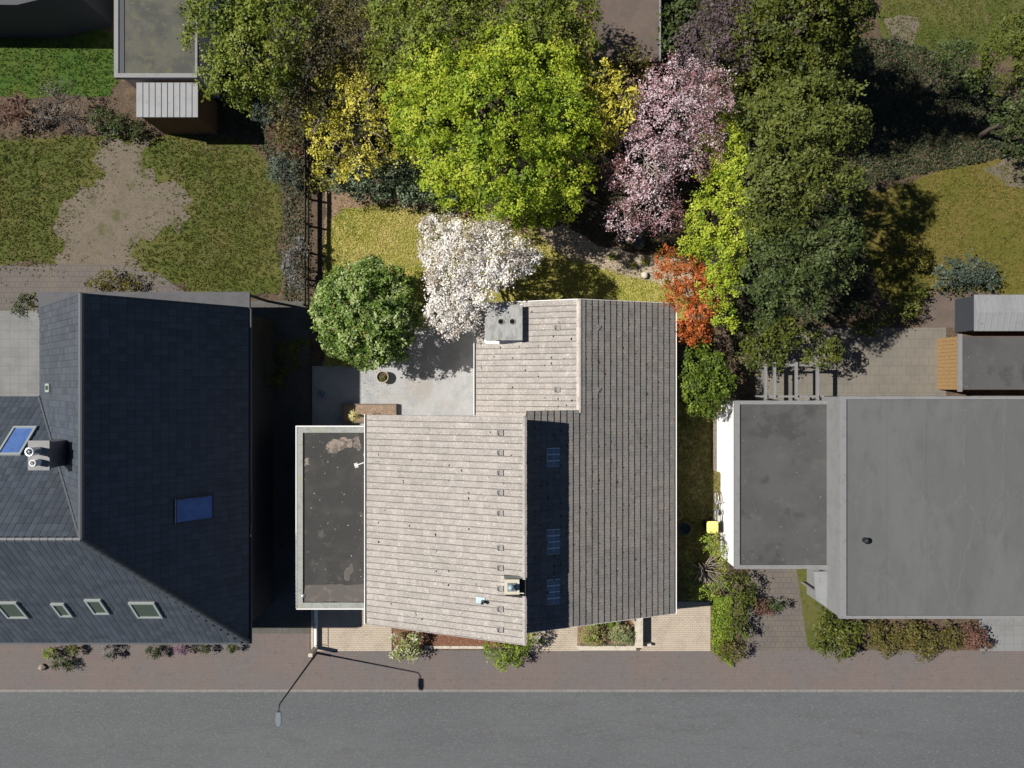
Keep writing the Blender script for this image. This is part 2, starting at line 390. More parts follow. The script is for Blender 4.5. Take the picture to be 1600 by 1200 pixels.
def thing(name, label, cat, loc=(0, 0, 0), group=None):
    o = bpy.data.objects.new(name, None)
    o.empty_display_size = 0.3
    o.location = loc
    COL.objects.link(o)
    ORG[o.name] = Vector(loc)
    return tag(o, label, cat, group)


def link(name, me, m, parent=None):
    """me holds world coordinates; with a parent they are shifted to the parent's base"""
    o = bpy.data.objects.new(name, me)
    if m is not None and not me.materials:
        me.materials.append(m)
    COL.objects.link(o)
    if parent is not None:
        off = ORG[parent.name]
        me.transform(Matrix.Translation(-off))
        o.parent = parent
        ORG[o.name] = off.copy()
    else:
        ORG[o.name] = Vector((0, 0, 0))
    return o


class MB:
    def __init__(self):
        self.v, self.f = [], []

    def add(self, vs_, fs):
        n = len(self.v)
        self.v += [tuple(v) for v in vs_]
        self.f += [tuple(i + n for i in f) for f in fs]
        return self

    def box(self, x0, x1, y0, y1, z0, z1):
        vs_ = [(x0, y0, z0), (x1, y0, z0), (x1, y1, z0), (x0, y1, z0), (x0, y0, z1), (x1, y0, z1), (x1, y1, z1), (x0, y1, z1)]
        return self.add(vs_, [(3, 2, 1, 0), (4, 5, 6, 7), (0, 1, 5, 4), (1, 2, 6, 5), (2, 3, 7, 6), (3, 0, 4, 7)])

    def obox(self, c, ax, ay, az):
        c = Vector(c)
        ax, ay, az = Vector(ax), Vector(ay), Vector(az)
        vs_ = [c - ax - ay - az, c + ax - ay - az, c + ax + ay - az, c - ax + ay - az, c - ax - ay + az, c + ax - ay + az, c + ax + ay + az, c - ax + ay + az]
        return self.add(vs_, [(3, 2, 1, 0), (4, 5, 6, 7), (0, 1, 5, 4), (1, 2, 6, 5), (2, 3, 7, 6), (3, 0, 4, 7)])

    def prism(self, poly, z0, z1):
        n = len(poly)
        a = 0.0
        for i in range(n):
            a += poly[i][0] * poly[(i + 1) % n][1] - poly[(i + 1) % n][0] * poly[i][1]
        if a < 0:
            poly = poly[::-1]
        vs_ = [(p[0], p[1], z0) for p in poly] + [(p[0], p[1], z1) for p in poly]
        fs = [tuple(range(n - 1, -1, -1)), tuple(range(n, 2 * n))]
        fs += [(i, (i + 1) % n, n + (i + 1) % n, n + i) for i in range(n)]
        return self.add(vs_, fs)

    def tube(self, pts, radii, seg=6, cap=True):
        pts = [Vector(p) for p in pts]
        if not hasattr(radii, '__len__'):
            radii = [radii] * len(pts)
        rings = []
        vs_ = []
        for i, p in enumerate(pts):
            d = (pts[min(i + 1, len(pts) - 1)] - pts[max(i - 1, 0)])
            if d.length < 1e-6:
                d = Vector((0, 0, 1))
            d.normalize()
            u = d.cross(Vector((0, 0, 1)) if abs(d.z) < .9 else Vector((1, 0, 0))).normalized()
            w = d.cross(u)
            for k in range(seg):
                a = 2 * math.pi * k / seg
                vs_.append(p + (u * math.cos(a) + w * math.sin(a)) * radii[i])
        fs = []
        for i in range(len(pts) - 1):
            for k in range(seg):
                fs.append((i * seg + k, i * seg + (k + 1) % seg, (i + 1) * seg + (k + 1) % seg, (i + 1) * seg + k))
        if cap:
            fs.append(tuple(range(seg - 1, -1, -1)))
            fs.append(tuple((len(pts) - 1) * seg + k for k in range(seg)))
        return self.add(vs_, fs)

    def lathe(self, c, prof, seg=20):
        """prof: (radius, z) from bottom outside round"""
        vs_, fs = [], []
        for r, z in prof:
            for k in range(seg):
                a = 2 * math.pi * k / seg
                vs_.append((c[0] + r * math.cos(a), c[1] + r * math.sin(a), c[2] + z))
        for i in range(len(prof) - 1):
            for k in range(seg):
                fs.append((i * seg + k, i * seg + (k + 1) % seg, (i + 1) * seg + (k + 1) % seg, (i + 1) * seg + k))
        return self.add(vs_, fs)

    def mesh(self, name):
        me = bpy.data.meshes.new(name)
        me.from_pydata(self.v, [], self.f)
        me.update()
        return me

    def build(self, name, m, parent=None, smooth=False):
        me = self.mesh(name)
        if smooth:
            me.polygons.foreach_set('use_smooth', [True] * len(me.polygons))
        return link(name, me, m, parent)


def np_mesh(name, verts, k, attrs=None):
    """verts: (faces*k, 3) array, every k vertices one face"""
    nv = len(verts)
    nf = nv // k
    me = bpy.data.meshes.new(name)
    me.vertices.add(nv)
    me.vertices.foreach_set('co', np.ascontiguousarray(verts, dtype=np.float32).ravel())
    me.loops.add(nv)
    me.loops.foreach_set('vertex_index', np.arange(nv, dtype=np.int32))
    me.polygons.add(nf)
    me.polygons.foreach_set('loop_start', np.arange(0, nv, k, dtype=np.int32))
    try:
        me.polygons.foreach_set('loop_total', np.full(nf, k, dtype=np.int32))
    except Exception:
        pass
    for an, av in (attrs or {}).items():
        a = me.attributes.new(an, 'FLOAT', 'FACE')
        a.data.foreach_set('value', np.ascontiguousarray(av, dtype=np.float32))
    me.update(calc_edges=True)
    return me


def organic(poly, amp=.15, step=.5, rnd=None):
    rnd = rnd or R
    out = []
    n = len(poly)
    for i in range(n):
        a, b = Vector(poly[i]).to_2d(), Vector(poly[(i + 1) % n]).to_2d()
        L = (b - a).length
        k = max(1, int(L / step))
        nn = Vector((-(b - a).y, (b - a).x)).normalized() if L > 0 else Vector((0, 0))
        ph = rnd.random() * 6
        for j in range(k):
            t = j / k
            q = a.lerp(b, t)
            w = math.sin(math.pi * t) if k > 1 else 0
            q = q + nn * (amp * w * (math.sin(ph + j * 1.1) * .6 + rnd.uniform(-.6, .6)))
            out.append((q.x, q.y))
    return out


def sheet(name, poly, z, m, parent=None):
    a = sum(poly[i][0] * poly[(i + 1) % len(poly)][1] - poly[(i + 1) % len(poly)][0] * poly[i][1] for i in range(len(poly)))
    if a < 0:
        poly = poly[::-1]
    me = bpy.data.meshes.new(name)
    me.from_pydata([(p[0], p[1], z) for p in poly], [], [tuple(range(len(poly)))])
    me.update()
    o = link(name, me, m, parent)
    if parent is None:
        o['kind'] = 'structure'
    return o


def gp(pts):
    return [G(*p) for p in pts]


def inpoly(x, y, poly):
    r = np.zeros(len(x), bool)
    n = len(poly)
    for i in range(n):
        x0, y0 = poly[i]
        x1, y1 = poly[(i + 1) % n]
        if y0 == y1:
            continue
        c = ((y0 > y) != (y1 > y)) & (x < (x1 - x0) * (y - y0) / (y1 - y0) + x0)
        r ^= c
    return r


def patch(x, y, s=1.0):
    return .5 + .25 * np.sin(x * 1.7 * s + 1.3 * np.sin(y * 1.1 * s)) + .25 * np.sin(y * 2.3 * s + 1.7 * np.sin(x * 1.9 * s + 2))


def grass(name, label, poly, z, m, dens, h=.07, holes=(), soft=.12):
    pa = np.array(poly)
    lo, hi = pa.min(0), pa.max(0)
    n = int((hi[0] - lo[0]) * (hi[1] - lo[1]) * dens)
    x = NR.uniform(lo[0], hi[0], n)
    y = NR.uniform(lo[1], hi[1], n)
    jx, jy = x + NR.normal(0, soft, n), y + NR.normal(0, soft, n)
    ok = inpoly(jx, jy, poly)
    for hl in holes:
        ok &= ~inpoly(jx, jy, hl)
    x, y = x[ok], y[ok]
    n = len(x)
    tint = np.clip(patch(x, y, .4) * .45 + patch(x + 3, y - 5, 1.3) * .25 + NR.uniform(-.05, .35, n), 0, 1)
    out = np.zeros((n, 3, 3, 3))
    tt = np.zeros((n, 3))
    for b in range(3):
        a = NR.uniform(0, 6.283, n)
        w = NR.uniform(.02, .04, n)
        hh = h * NR.uniform(.6, 1.3, n)
        ox, oy = NR.normal(0, .04, n), NR.normal(0, .04, n)
        cx, cy = x + ox, y + oy
        out[:, b, 0] = np.stack([cx - w * np.cos(a), cy - w * np.sin(a), np.full(n, z)], 1)
        out[:, b, 1] = np.stack([cx + w * np.cos(a), cy + w * np.sin(a), np.full(n, z)], 1)
        le = NR.uniform(.03, .10, n)
        out[:, b, 2] = np.stack([cx - le * np.sin(a), cy + le * np.cos(a), z + hh], 1)
        tt[:, b] = np.clip(tint + NR.normal(0, .08, n), 0, 1)
    me = np_mesh(name, out.reshape(-1, 3), 3, {'tint': tt.ravel()})
    o = link(name, me, m)
    return tag(o, label, 'grass', kind='stuff')


# ------------------------------------------------------------------ plants
def blob_w(b):
    px, py, r, z = b[:4]
    zs = b[4] if len(b) > 4 else .8
    c = P(px, py, z)
    return (c.x, c.y, z, S(r, z), S(r, z) * zs)


def leaf_cloud(blobs, leaf=.15, clump=.34, per=24, spread=.9, tint=(.5, .22), up=.6, fill=1.0, rng=None, aspect=.6, inner=.35, base_z=.05, bvar=.07):
    """leaf-sized faces in clumps over and inside ellipsoids; returns verts, tint, clump centres"""
    rng = rng or NR
    V, T, CC = [], [], []
    B = np.array(blobs)
    for (bx, by, bz, r, rz) in blobs:
        toff = rng.normal(0, bvar)
        n = max(4, int(fill * 2 * math.pi * r * r / (clump * clump) * .8))
        d = rng.normal(size=(n, 3))
        d /= np.linalg.norm(d, axis=1)[:, None]
        d[:, 2] = np.where(d[:, 2] < -.35, -d[:, 2], d[:, 2])
        rad = np.where(rng.random(n) < inner, rng.uniform(.45, .85, n), rng.uniform(.82, 1.08, n))
        c = np.stack([bx + d[:, 0] * r * rad, by + d[:, 1] * r * rad, bz + d[:, 2] * rz * rad], 1)
        ok = np.ones(n, bool)
        for q in B:
            if abs(q[0] - bx) < 1e-6 and abs(q[1] - by) < 1e-6:
                continue
            dd = ((c[:, 0] - q[0]) / q[3]) ** 2 + ((c[:, 1] - q[1]) / q[3]) ** 2 + ((c[:, 2] - q[2]) / q[4]) ** 2
            ok &= ~((dd < .35) & (c[:, 2] < q[2] + .3 * q[4]))
        ok &= c[:, 2] > base_z
        c, d = c[ok], d[ok]
        n = len(c)
        if n == 0:
            continue
        CC.append(c)
        ct = np.clip(rng.normal(tint[0] + toff, tint[1], n), 0, 1)
        k = per
        sig = clump * .5 * spread * rng.uniform(.7, 1.25, n)
        lp = c[:, None, :] + rng.normal(size=(n, k, 3)) * (sig[:, None, None] * np.array([1, 1, .7]))
        lp = lp.reshape(-1, 3)
        out = np.repeat(d, k, 0)
        nr = out * .45 + np.array([0, 0, up]) + np.repeat(rng.normal(size=(n, 3)) * .38, k, 0) + rng.normal(size=lp.shape) * .4
        nr /= np.linalg.norm(nr, axis=1)[:, None]
        t = np.cross(nr, rng.normal(size=lp.shape))
        t /= np.linalg.norm(t, axis=1)[:, None] + 1e-9
        bt = np.cross(nr, t)
        s = leaf * np.repeat(rng.uniform(.75, 1.25, n), k)[:, None] * rng.uniform(.5, 1.45, len(lp))[:, None] * .5
        quad = np.stack([lp - t * s, lp - bt * s * aspect, lp + t * s + nr * s * .25, lp + bt * s * aspect], 1)
        V.append(quad.reshape(-1, 3))
        T.append(np.clip(np.repeat(ct, k) + rng.normal(0, .16, len(lp)), 0, 1))
    V = np.concatenate(V)
    V[:, 2] = np.maximum(V[:, 2], .02)
    return V, np.concatenate(T), np.concatenate(CC)


def limbs(mb, base, top, blobs, r0, rng, twigs=0, cc=None, tr=.012, bend=.25):
    base, top = Vector(base), Vector(top)
    mid = base.lerp(top, .55) + Vector((rng.uniform(-1, 1), rng.uniform(-1, 1), 0)) * .12
    mb.tube([base - Vector((0, 0, .05)), base + Vector((0, 0, .15)), mid, top], [r0 * 1.35, r0 * 1.05, r0 * .85, r0 * .6], 8)
    for (bx, by, bz, r, rz) in blobs:
        tip = Vector((bx, by, bz + .35 * rz))
        st = mid.lerp(top, rng.uniform(.2, 1.0))
        m1 = st.lerp(tip, .5) + Vector((rng.uniform(-1, 1), rng.uniform(-1, 1), rng.uniform(-.2, .8))) * bend * (tip - st).length * .5
        mb.tube([st, m1, tip], [r0 * .5, r0 * .3, r0 * .1], 6)
    if twigs and cc is not None and len(cc):
        idx = rng.sample(range(len(cc)), min(twigs, len(cc)))
        Bc = [Vector((b[0], b[1], b[2])) for b in blobs]
        for i in idx:
            e = Vector(cc[i])
            c = min(Bc, key=lambda q: (q - e).length)
            s = c.lerp(e, rng.uniform(.0, .3))
            m1 = s.lerp(e, .55) + Vector((rng.uniform(-1, 1), rng.uniform(-1, 1), rng.uniform(-.5, 1))) * .14 * (e - s).length
            mb.tube([s, m1, e + (e - s) * rng.uniform(0, .12)], [tr * 1.8, tr * 1.2, tr * .5], 3, cap=False)


def plant(name, label, cat, blobs, leafm, base=None, r0=.14, top_z=None, bark='bark', twigs=0, tr=.012,
          group=None, stem='trunk', crown='crown', world=False, seed=1, **kw):
    rng = random.Random(seed)
    nr = np.random.default_rng(seed)
    bl = [tuple(b) for b in blobs] if world else [blob_w(b) for b in blobs]
    if base is None:
        a = np.array(bl)
        w = a[:, 3] ** 2
        base = ((a[:, 0] * w).sum() / w.sum(), (a[:, 1] * w).sum() / w.sum())
    else:
        base = G(*base) if not world else base
    zt = top_z if top_z is not None else .6 * float(np.mean([b[2] for b in bl]))
    o = thing(name, label, cat, (base[0], base[1], 0), group)
    V, T, CC = leaf_cloud(bl, rng=nr, **kw)
    link(crown, np_mesh(crown, V, 4, {'tint': T}), LF[leafm], o)
    mb = MB()
    limbs(mb, (base[0], base[1], 0), (base[0], base[1], max(zt, .15)), bl, r0, rng, twigs, CC, tr)
    mb.build(stem, M[bark], o, smooth=True)
    return o


def shrub(label, blobs, leafm, seed=1, name='shrub', cat='shrub', **kw):
    d = dict(r0=.035, stem='stem', crown='foliage', leaf=.1, clump=.2, per=16)
    d.update(kw)
    return plant(name, label, cat, blobs, leafm, seed=seed, **d)


# ================================================================== SETTING
ground = sheet('ground', [(-120, -120), (120, -120), (120, 120), (-120, 120)], -.16, M['soil'])
yk = G(0, 1078)[1]            # kerb line
yw = G(0, 1016)[1]            # pavement line
soil = sheet('garden_soil', [(-70, yw - .05), (70, yw - .05), (70, 70), (-70, 70)], 0.0, M['soil'])
road = sheet('road', [(-110, -60), (110, -60), (110, yk - .12), (-110, yk - .12)], -.12, M['road'])
mb = MB().box(-70, 70, yk - .12, yk + .02, -.16, .004)
tag(mb.build('kerb', M['kerb']), kind='structure')
sheet('pavement', [(-70, yk + .02), (70, yk + .02), (70, yw), (-70, yw)], .004, M['walk'])

# ---- lawns, beds and paving of the house in the middle
border_poly = organic(gp([(508, 300), (600, 300), (690, 315), (760, 340), (840, 350), (850, 372), (760, 362), (690, 338), (600, 322), (540, 330), (518, 350), (508, 380)]), .1, .4)
sheet('border_bed', border_poly, .012, M['border'])
lawn_poly = organic(gp([(506, 600), (507, 380), (516, 345), (540, 326), (600, 318), (690, 334), (760, 358), (845, 368), (880, 398), (960, 424), (1045, 446), (1075, 470), (1075, 500), (760, 520), (700, 600)]), .12, .5)
sheet('lawn', lawn_poly, .016, M['lawn'])
path_poly = organic(gp([(838, 352), (880, 350), (935, 385), (1000, 398), (1060, 405), (1090, 430), (1085, 470), (1045, 449), (960, 427), (880, 401), (846, 374)]), .14, .4)
sheet('gravel_path', path_poly, .02, M['gravel'])
side_poly = organic(gp([(1050, 630), (1124, 630), (1130, 900), (1125, 938), (1050, 938)]), .05, .6)
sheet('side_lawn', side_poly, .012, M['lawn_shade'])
patio_poly = gp([(488, 572), (556, 572), (610, 545), (640, 512), (766, 508), (766, 672), (488, 672)])
sheet('patio', patio_poly, .03, M['patio'])
drive_l = gp([(486, 930), (612, 930), (612, 1017), (486, 1017)])
sheet('driveway', drive_l, .012, M['drive'])
walk_m = gp([(828, 930), (906, 930), (906, 1017), (828, 1017)])
sheet('front_path', walk_m, .012, M['drive'])
drive_r = gp([(1000, 940), (1110, 940), (1110, 1017), (1000, 1017)])
sheet('driveway', drive_r, .016, M['drive'])
bed_front = gp([(614, 930), (826, 930), (826, 1011), (614, 1011)])
sheet('front_bed', bed_front, .012, M['mulch'])
bed_plant = gp([(902, 930), (996, 930), (996, 1008), (902, 1008)])
sheet('planting_bed', bed_plant, .02, M['border'])
# ---- garden and yard on the left
lawn_l = organic(gp([(-60, 222), (160, 212), (300, 208), (390, 226), (430, 268), (442, 330), (436, 460), (300, 462), (250, 430), (180, 412), (-60, 418)]), .35, .7)
sheet('lawn', lawn_l, .012, M['lawn_olive'])
bare_l = organic(gp([(155, 222), (236, 216), (222, 262), (270, 282), (302, 312), (292, 345), (250, 362), (215, 380), (222, 425), (95, 428), (92, 330), (120, 296), (160, 280)]), .55, .3)
sheet('bare_ground', bare_l, .018, M['bare'])
sheet('lawn', organic(gp([(-60, 40), (160, 45), (192, 60), (192, 120), (170, 150), (-60, 152)]), .2, .6), .012, M['lawn_rich'])
sheet('garden_path', organic(gp([(-60, 416), (180, 412), (250, 428), (300, 462), (300, 500), (-60, 500)]), .1, .7), .02, M['path'])
sheet('terrace', gp([(-60, 486), (90, 486), (90, 640), (-60, 640)]), .026, M['pale_terrace'])
sheet('side_yard', gp([(300, 470), (484, 470), (484, 990), (300, 990)]), .012, M['side_yard'])
sheet('front_yard', gp([(-80, 990), (484, 985), (484, 1017), (-80, 1017)]), .008, M['walk'])
# ---- gardens on the right
sheet('lawn', organic(gp([(1330, 300), (1420, 290), (1470, 265), (1700, 225), (1700, 470), (1380, 470), (1350, 400)]), .3, .6), .012, M['lawn_gold'])
sheet('bare_ground', organic(gp([(1535, 262), (1580, 245), (1640, 250), (1640, 300), (1570, 290)]), .2, .4), .018, M['bare'])
sheet('lawn', organic(gp([(1360, -60), (1700, -60), (1700, 90), (1480, 80), (1420, 78), (1378, 60)]), .3, .6), .012, M['lawn_olive'])
sheet('bare_ground', organic(gp([(1380, 30), (1435, 28), (1430, 78), (1395, 68)]), .2, .4), .018, M['bare'])
sheet('terrace', gp([(1180, 512), (1478, 512), (1478, 640), (1180, 640)]), .02, M['warm_terrace'])
sheet('yard', gp([(1440, 455), (1560, 455), (1560, 512), (1440, 512)]), .016, M['brown_roof'])
sheet('driveway', gp([(1172, 860), (1262, 860), (1266, 1017), (1160, 1017)]), .012, M['path'])
sheet('front_yard', gp([(1530, 930), (1700, 930), (1700, 1017), (1530, 1017)]), .012, M['pale_terrace'])
sheet('lawn', gp([(1240, 860), (1300, 860), (1300, 1017), (1262, 1010)]), .02, M['lawn_olive'])

grass('grass', 'short yellowish mown grass of the lawn between the magnolia and the beds', lawn_poly, .016, LF['grass'], 150, holes=[patio_poly])
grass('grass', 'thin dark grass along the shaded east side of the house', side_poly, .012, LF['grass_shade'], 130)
grass('grass', 'olive grass round the bare patch of the left garden', lawn_l, .012, LF['grass_olive'], 85, holes=[bare_l], soft=.6)
grass('grass', 'rich green grass of the small lawn at top left', gp([(-40, 45), (160, 48), (190, 62), (190, 120), (170, 148), (-40, 150)]), .012, LF['grass_rich'], 60)
grass('grass', 'olive grass of the right hand garden', gp([(1350, 300), (1470, 268), (1640, 235), (1640, 465), (1380, 465)]), .012, LF['grass_gold'], 60, soft=.3)
grass('grass', 'olive grass of the lawn at top right', gp([(1370, -30), (1640, -30), (1640, 85), (1480, 78), (1385, 58)]), .012, LF['grass_olive'], 60)


def cover(name, label, poly, leafm, dens, leaf=.09, h=.12, tint=(.45, .25), seed=3):
    nr = np.random.default_rng(seed)
    pa = np.array(poly)
    lo, hi = pa.min(0), pa.max(0)
    n = int((hi[0] - lo[0]) * (hi[1] - lo[1]) * dens)
    x = nr.uniform(lo[0], hi[0], n)
    y = nr.uniform(lo[1], hi[1], n)
    ok = inpoly(x, y, poly)
    x, y = x[ok], y[ok]
    n = len(x)
    z = .03 + h * nr.random(n) * patch(x, y, 1.6)
    lp = np.stack([x, y, z], 1)
    nv = np.array([0, 0, 1.0]) + nr.normal(size=(n, 3)) * .4
    nv /= np.linalg.norm(nv, axis=1)[:, None]
    t = np.cross(nv, nr.normal(size=(n, 3)))
    t /= np.linalg.norm(t, axis=1)[:, None]
    b = np.cross(nv, t)
    s = leaf * nr.uniform(.5, 1.3, n)[:, None] * .5
    q = np.stack([lp - t * s, lp - b * s * .6, lp + t * s, lp + b * s * .6], 1).reshape(-1, 3)
    T = np.clip(nr.normal(tint[0], tint[1], n), 0, 1)
    return tag(link(name, np_mesh(name, q, 4, {'tint': T}), LF[leafm]), label, name.replace('_', ' '), kind='stuff')


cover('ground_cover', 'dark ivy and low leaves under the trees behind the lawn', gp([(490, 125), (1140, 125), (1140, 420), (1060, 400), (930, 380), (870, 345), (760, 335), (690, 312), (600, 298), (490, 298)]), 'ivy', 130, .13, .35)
cover('leaf_litter', 'dry leaves and pebbles scattered on the gravel path', path_poly, 'litter', 110, .06, .04)
cover('leaf_litter', 'fallen brown leaves on the bare soil along the top of the lawn', border_poly, 'litter', 60, .06, .03, (.35, .2))
cover('leaf_litter', 'brown flecks standing in for sparse twig shadow on the patio beside the round pot', gp([(566, 575), (606, 575), (612, 612), (590, 628), (566, 622)]), 'litter', 60, .06, .02, (.3, .2))  # flecks paint the shadow of sparse twigs onto the paving
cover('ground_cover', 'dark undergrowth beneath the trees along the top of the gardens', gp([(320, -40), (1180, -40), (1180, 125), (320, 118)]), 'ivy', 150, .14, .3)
cover('ground_cover', 'low green plants beside the right driveway', gp([(1111, 930), (1142, 930), (1142, 1040), (1111, 1016)]), 'hedge', 700, .12, .4)
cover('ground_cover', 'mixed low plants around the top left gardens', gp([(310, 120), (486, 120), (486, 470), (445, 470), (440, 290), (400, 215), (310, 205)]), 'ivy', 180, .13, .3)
cover('ground_cover', 'dark leaves standing in for tree shadow beneath the right hand trees', gp([(1142, 60), (1400, 60), (1560, 120), (1600, 240), (1400, 280), (1340, 300), (1360, 480), (1142, 560)]), 'ivy', 230, .14, .35, (.35, .25))  # tree shadow on the ground put into dense dark leaf colour

# ================================================================== HOUSE IN THE MIDDLE
TP_X = [0, .10, .24, .38, .5, .62, .76, .90, 1.03]
TP_Z = [.006, .003, 0, .010, .026, .010, 0, .012, .018]
TP_G = [.016, .006, 0, .006, .018, .006, 0, .010, .024]


def tile_geo(w, l, lift=.04, lap=.045, prof=None, last=1.03, strip=.10, grime=1.0, trough=0.0):
    xs, zs = TP_X[:-2] + [.86 if trough else TP_X[-2], last], (prof or TP_Z)
    v, f = [], []
    n = len(xs)
    ve = l * (1 - strip)
    for yy in (0, ve, l + lap):
        lf = lift + (.004 - lift) * yy / (l + lap)
        for x, z in zip(xs, zs):
            v.append((x * w, yy, z + lf))
    for x, z in zip(xs, zs):
        v.append((x * w, .004, z + lift - min(.05, lift - .004)))
    for r in range(2):
        for i in range(n - 1):
            f.append((r * n + i, r * n + i + 1, (r + 1) * n + i + 1, (r + 1) * n + i))
    for i in range(n - 1):
        f.append((3 * n + i, 3 * n + i + 1, i + 1, i))
    v.append((xs[-1] * w, l + lap, -.01))
    f.append((n - 1, 4 * n - 1, 4 * n, 3 * n - 1))
    side = [0.0] * (n - 2) + [trough]
    dirt = side + [max(grime, q) for q in side] + [0.0] * n
    return v, f, dirt


class Plane:
    """a pitched plane: corner at the eave, direction along the eave, direction up the slope"""
    def __init__(self, e0, along, up, L, Sl, tw=.30, gauge=.34):
        self.e0, self.a, self.s = Vector(e0), Vector(along).normalized(), Vector(up).normalized()
        self.n = self.a.cross(self.s).normalized()
        self.L, self.S = L, Sl
        self.nu, self.nv = max(1, round(L / tw)), max(1, round(Sl / gauge))
        self.tw, self.g = L / self.nu, Sl / self.nv
        self.rot = Matrix((self.a, self.s, self.n)).transposed()

    def pt(self, u, v, h=0):
        return self.e0 + self.a * u + self.s * v + self.n * h

    def mtx(self, u, v, h=0, spin=0, tilt=0):
        m = self.rot.to_4x4()
        if spin or tilt:
            m = m @ Matrix.Rotation(spin, 4, 'Z') @ Matrix.Rotation(tilt, 4, 'X')
        m.translation = self.pt(u, v, h)
        return m


def mesh_variants(base, geo, m, n=8):
    out = []
    for i in range(n):
        me = bpy.data.meshes.new(base)
        me.from_pydata(geo[0], [], geo[1])
        a = me.attributes.new('rnd', 'FLOAT', 'FACE')
        dirt = geo[2] if len(geo) > 2 else [0.0] * len(me.polygons)
        a.data.foreach_set('value', [(i + .5) / n - 1.9 * q for q in dirt])
        me.materials.append(m)
        me.update()
        out.append(me)
    return out


def put(name, me, mw, parent):
    o = bpy.data.objects.new(name, me)
    COL.objects.link(o)
    o.parent = parent
    mm = mw.copy()
    mm.translation = mw.translation - ORG[parent.name]
    o.matrix_basis = mm
    ORG[o.name] = mw.translation.copy()
    return o


def joined(name, geo, mats, m, parent, rnds=None):
    gv = np.array(geo[0])
    nv = len(gv)
    allv = np.concatenate([(gv @ np.array(q.to_3x3()).T) + np.array(q.translation) for q in mats])
    faces, rr = [], []
    for i in range(len(mats)):
        o = i * nv
        faces += [tuple(k + o for k in f) for f in geo[1]]
        rr += [(rnds[i] if rnds else .5) - 1.0 * q for q in (geo[2] if len(geo) > 2 else [0.0] * len(geo[1]))]
    me = bpy.data.meshes.new(name)
    me.from_pydata([tuple(v) for v in allv], [], faces)
    a = me.attributes.new('rnd', 'FLOAT', 'FACE')
    a.data.foreach_set('value', rr)
    me.update()
    return link(name, me, m, parent)


CAMV = Vector((0, 0, CAM_H))
XE, ZE = 8.33, 3.20          # east eave
XR, ZR = .70, 6.10           # top of the east slope
XN, ZN = 3.28, 5.128         # ridge of the north wing
XW = -1.84                   # west eave of the north wing
LX0, LZ0, LX1, LZ1 = -7.13, 4.84, .63, 7.75   # high west slope: eave and top edge
YS, YM, YN = -11.80, -1.42, 4.13

house = thing('detached_house', 'house in the middle with weathered tiled roof, pale west slope and dark east slope', 'house', (0, -4, 0))
east = Plane((XE, YS, ZE), (0, 1, 0), (XR - XE, 0, ZR - ZE), YN - YS, math.hypot(XR - XE, ZR - ZE))
west = Plane((LX0, -1.50, LZ0), (0, -1, 0), (LX1 - LX0, 0, LZ1 - LZ0), -1.50 - YS, math.hypot(LX1 - LX0, LZ1 - LZ0))
nwing = Plane((XW, YN, ZE), (0, -1, 0), (XN - XW, 0, ZN - ZE), YN + 1.72, math.hypot(XN - XW, ZN - ZE))

# walls: profiles run along Y under each roof
def wall_profile(pts, y0, y1):
    mb = MB()
    n = len(pts)
    v = [(x, y0, z) for x, z in pts] + [(x, y1, z) for x, z in pts]
    f = [tuple(range(n)), tuple(range(2 * n - 1, n - 1, -1))]
    f += [(i, n + i, n + (i + 1) % n, (i + 1) % n) for i in range(n)]
    return mb.add(v, f)


wall_profile([(-6.75, 0), (.55, 0), (.55, 7.2), (-6.75, 4.50)], -11.35, -1.75).build('wall', M['render_wall'], house)
wall_profile([(.56, 0), (8.0, 0), (8.0, 3.1), (.56, 5.9)], -11.40, -1.60).build('wall', M['render_wall'], house)
wall_profile([(-1.45, 0), (8.0, 0), (8.0, 3.1), (3.28, 4.9), (-1.45, 3.1)], -1.59, 3.75).build('wall', M['render_wall'], house)


def slab_on(pl, rects, th, off=0.0):
    mb = MB()
    for u0, u1, v0, v1 in rects:
        c = pl.pt((u0 + u1) / 2, (v0 + v1) / 2, off - th / 2)
        mb.obox(c, pl.a * (u1 - u0) / 2, pl.s * (v1 - v0) / 2, pl.n * th / 2)
    return mb


un_N = (XE - XN) / math.cos(math.atan2(ZR - ZE, XE - XR))
uM = YM - YS
roof_e = slab_on(east, [(0, uM - .02, .02, east.S), (uM - .02, east.L, .02, un_N - .02)], .14, -.004).build('roof', M['underlay'], house)
notch = (7.34, 8.10, 7.30, 8.5)       # gap beside the small chimney at the top edge: u0,u1,v0,v1
roof_w = slab_on(west, [(0, notch[0], .02, west.S), (notch[1], west.L, .02, west.S), (notch[0], notch[1], .02, notch[2])], .14, -.004).build('roof', M['underlay'], house)
roof_n = slab_on(nwing, [(0, nwing.L, .02, nwing.S - .01)], .14, -.004).build('roof', M['underlay'], house)

geo_e = tile_geo(east.tw, east.g, lift=.064)
geo_w = tile_geo(west.tw, west.g, prof=TP_G, last=.972, strip=.09, grime=.42, trough=1.5)
geo_n = tile_geo(nwing.tw, nwing.g, prof=TP_G, last=.972, strip=.09, grime=.42, trough=1.5)
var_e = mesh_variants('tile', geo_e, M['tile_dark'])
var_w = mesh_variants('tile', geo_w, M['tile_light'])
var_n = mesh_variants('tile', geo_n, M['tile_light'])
glass_me = mesh_variants('glass_tile', geo_e, M['glass_tile'], 2)
for gm in glass_me:
    gm.materials.append(M['glass_rim'])
    nseg = len(TP_X) - 1
    for k in (0, nseg - 1, nseg, 2 * nseg - 1):
        gm.polygons[k].material_index = 1
    for k in range(nseg, 3 * nseg):
        gm.polygons[k].material_index = 1

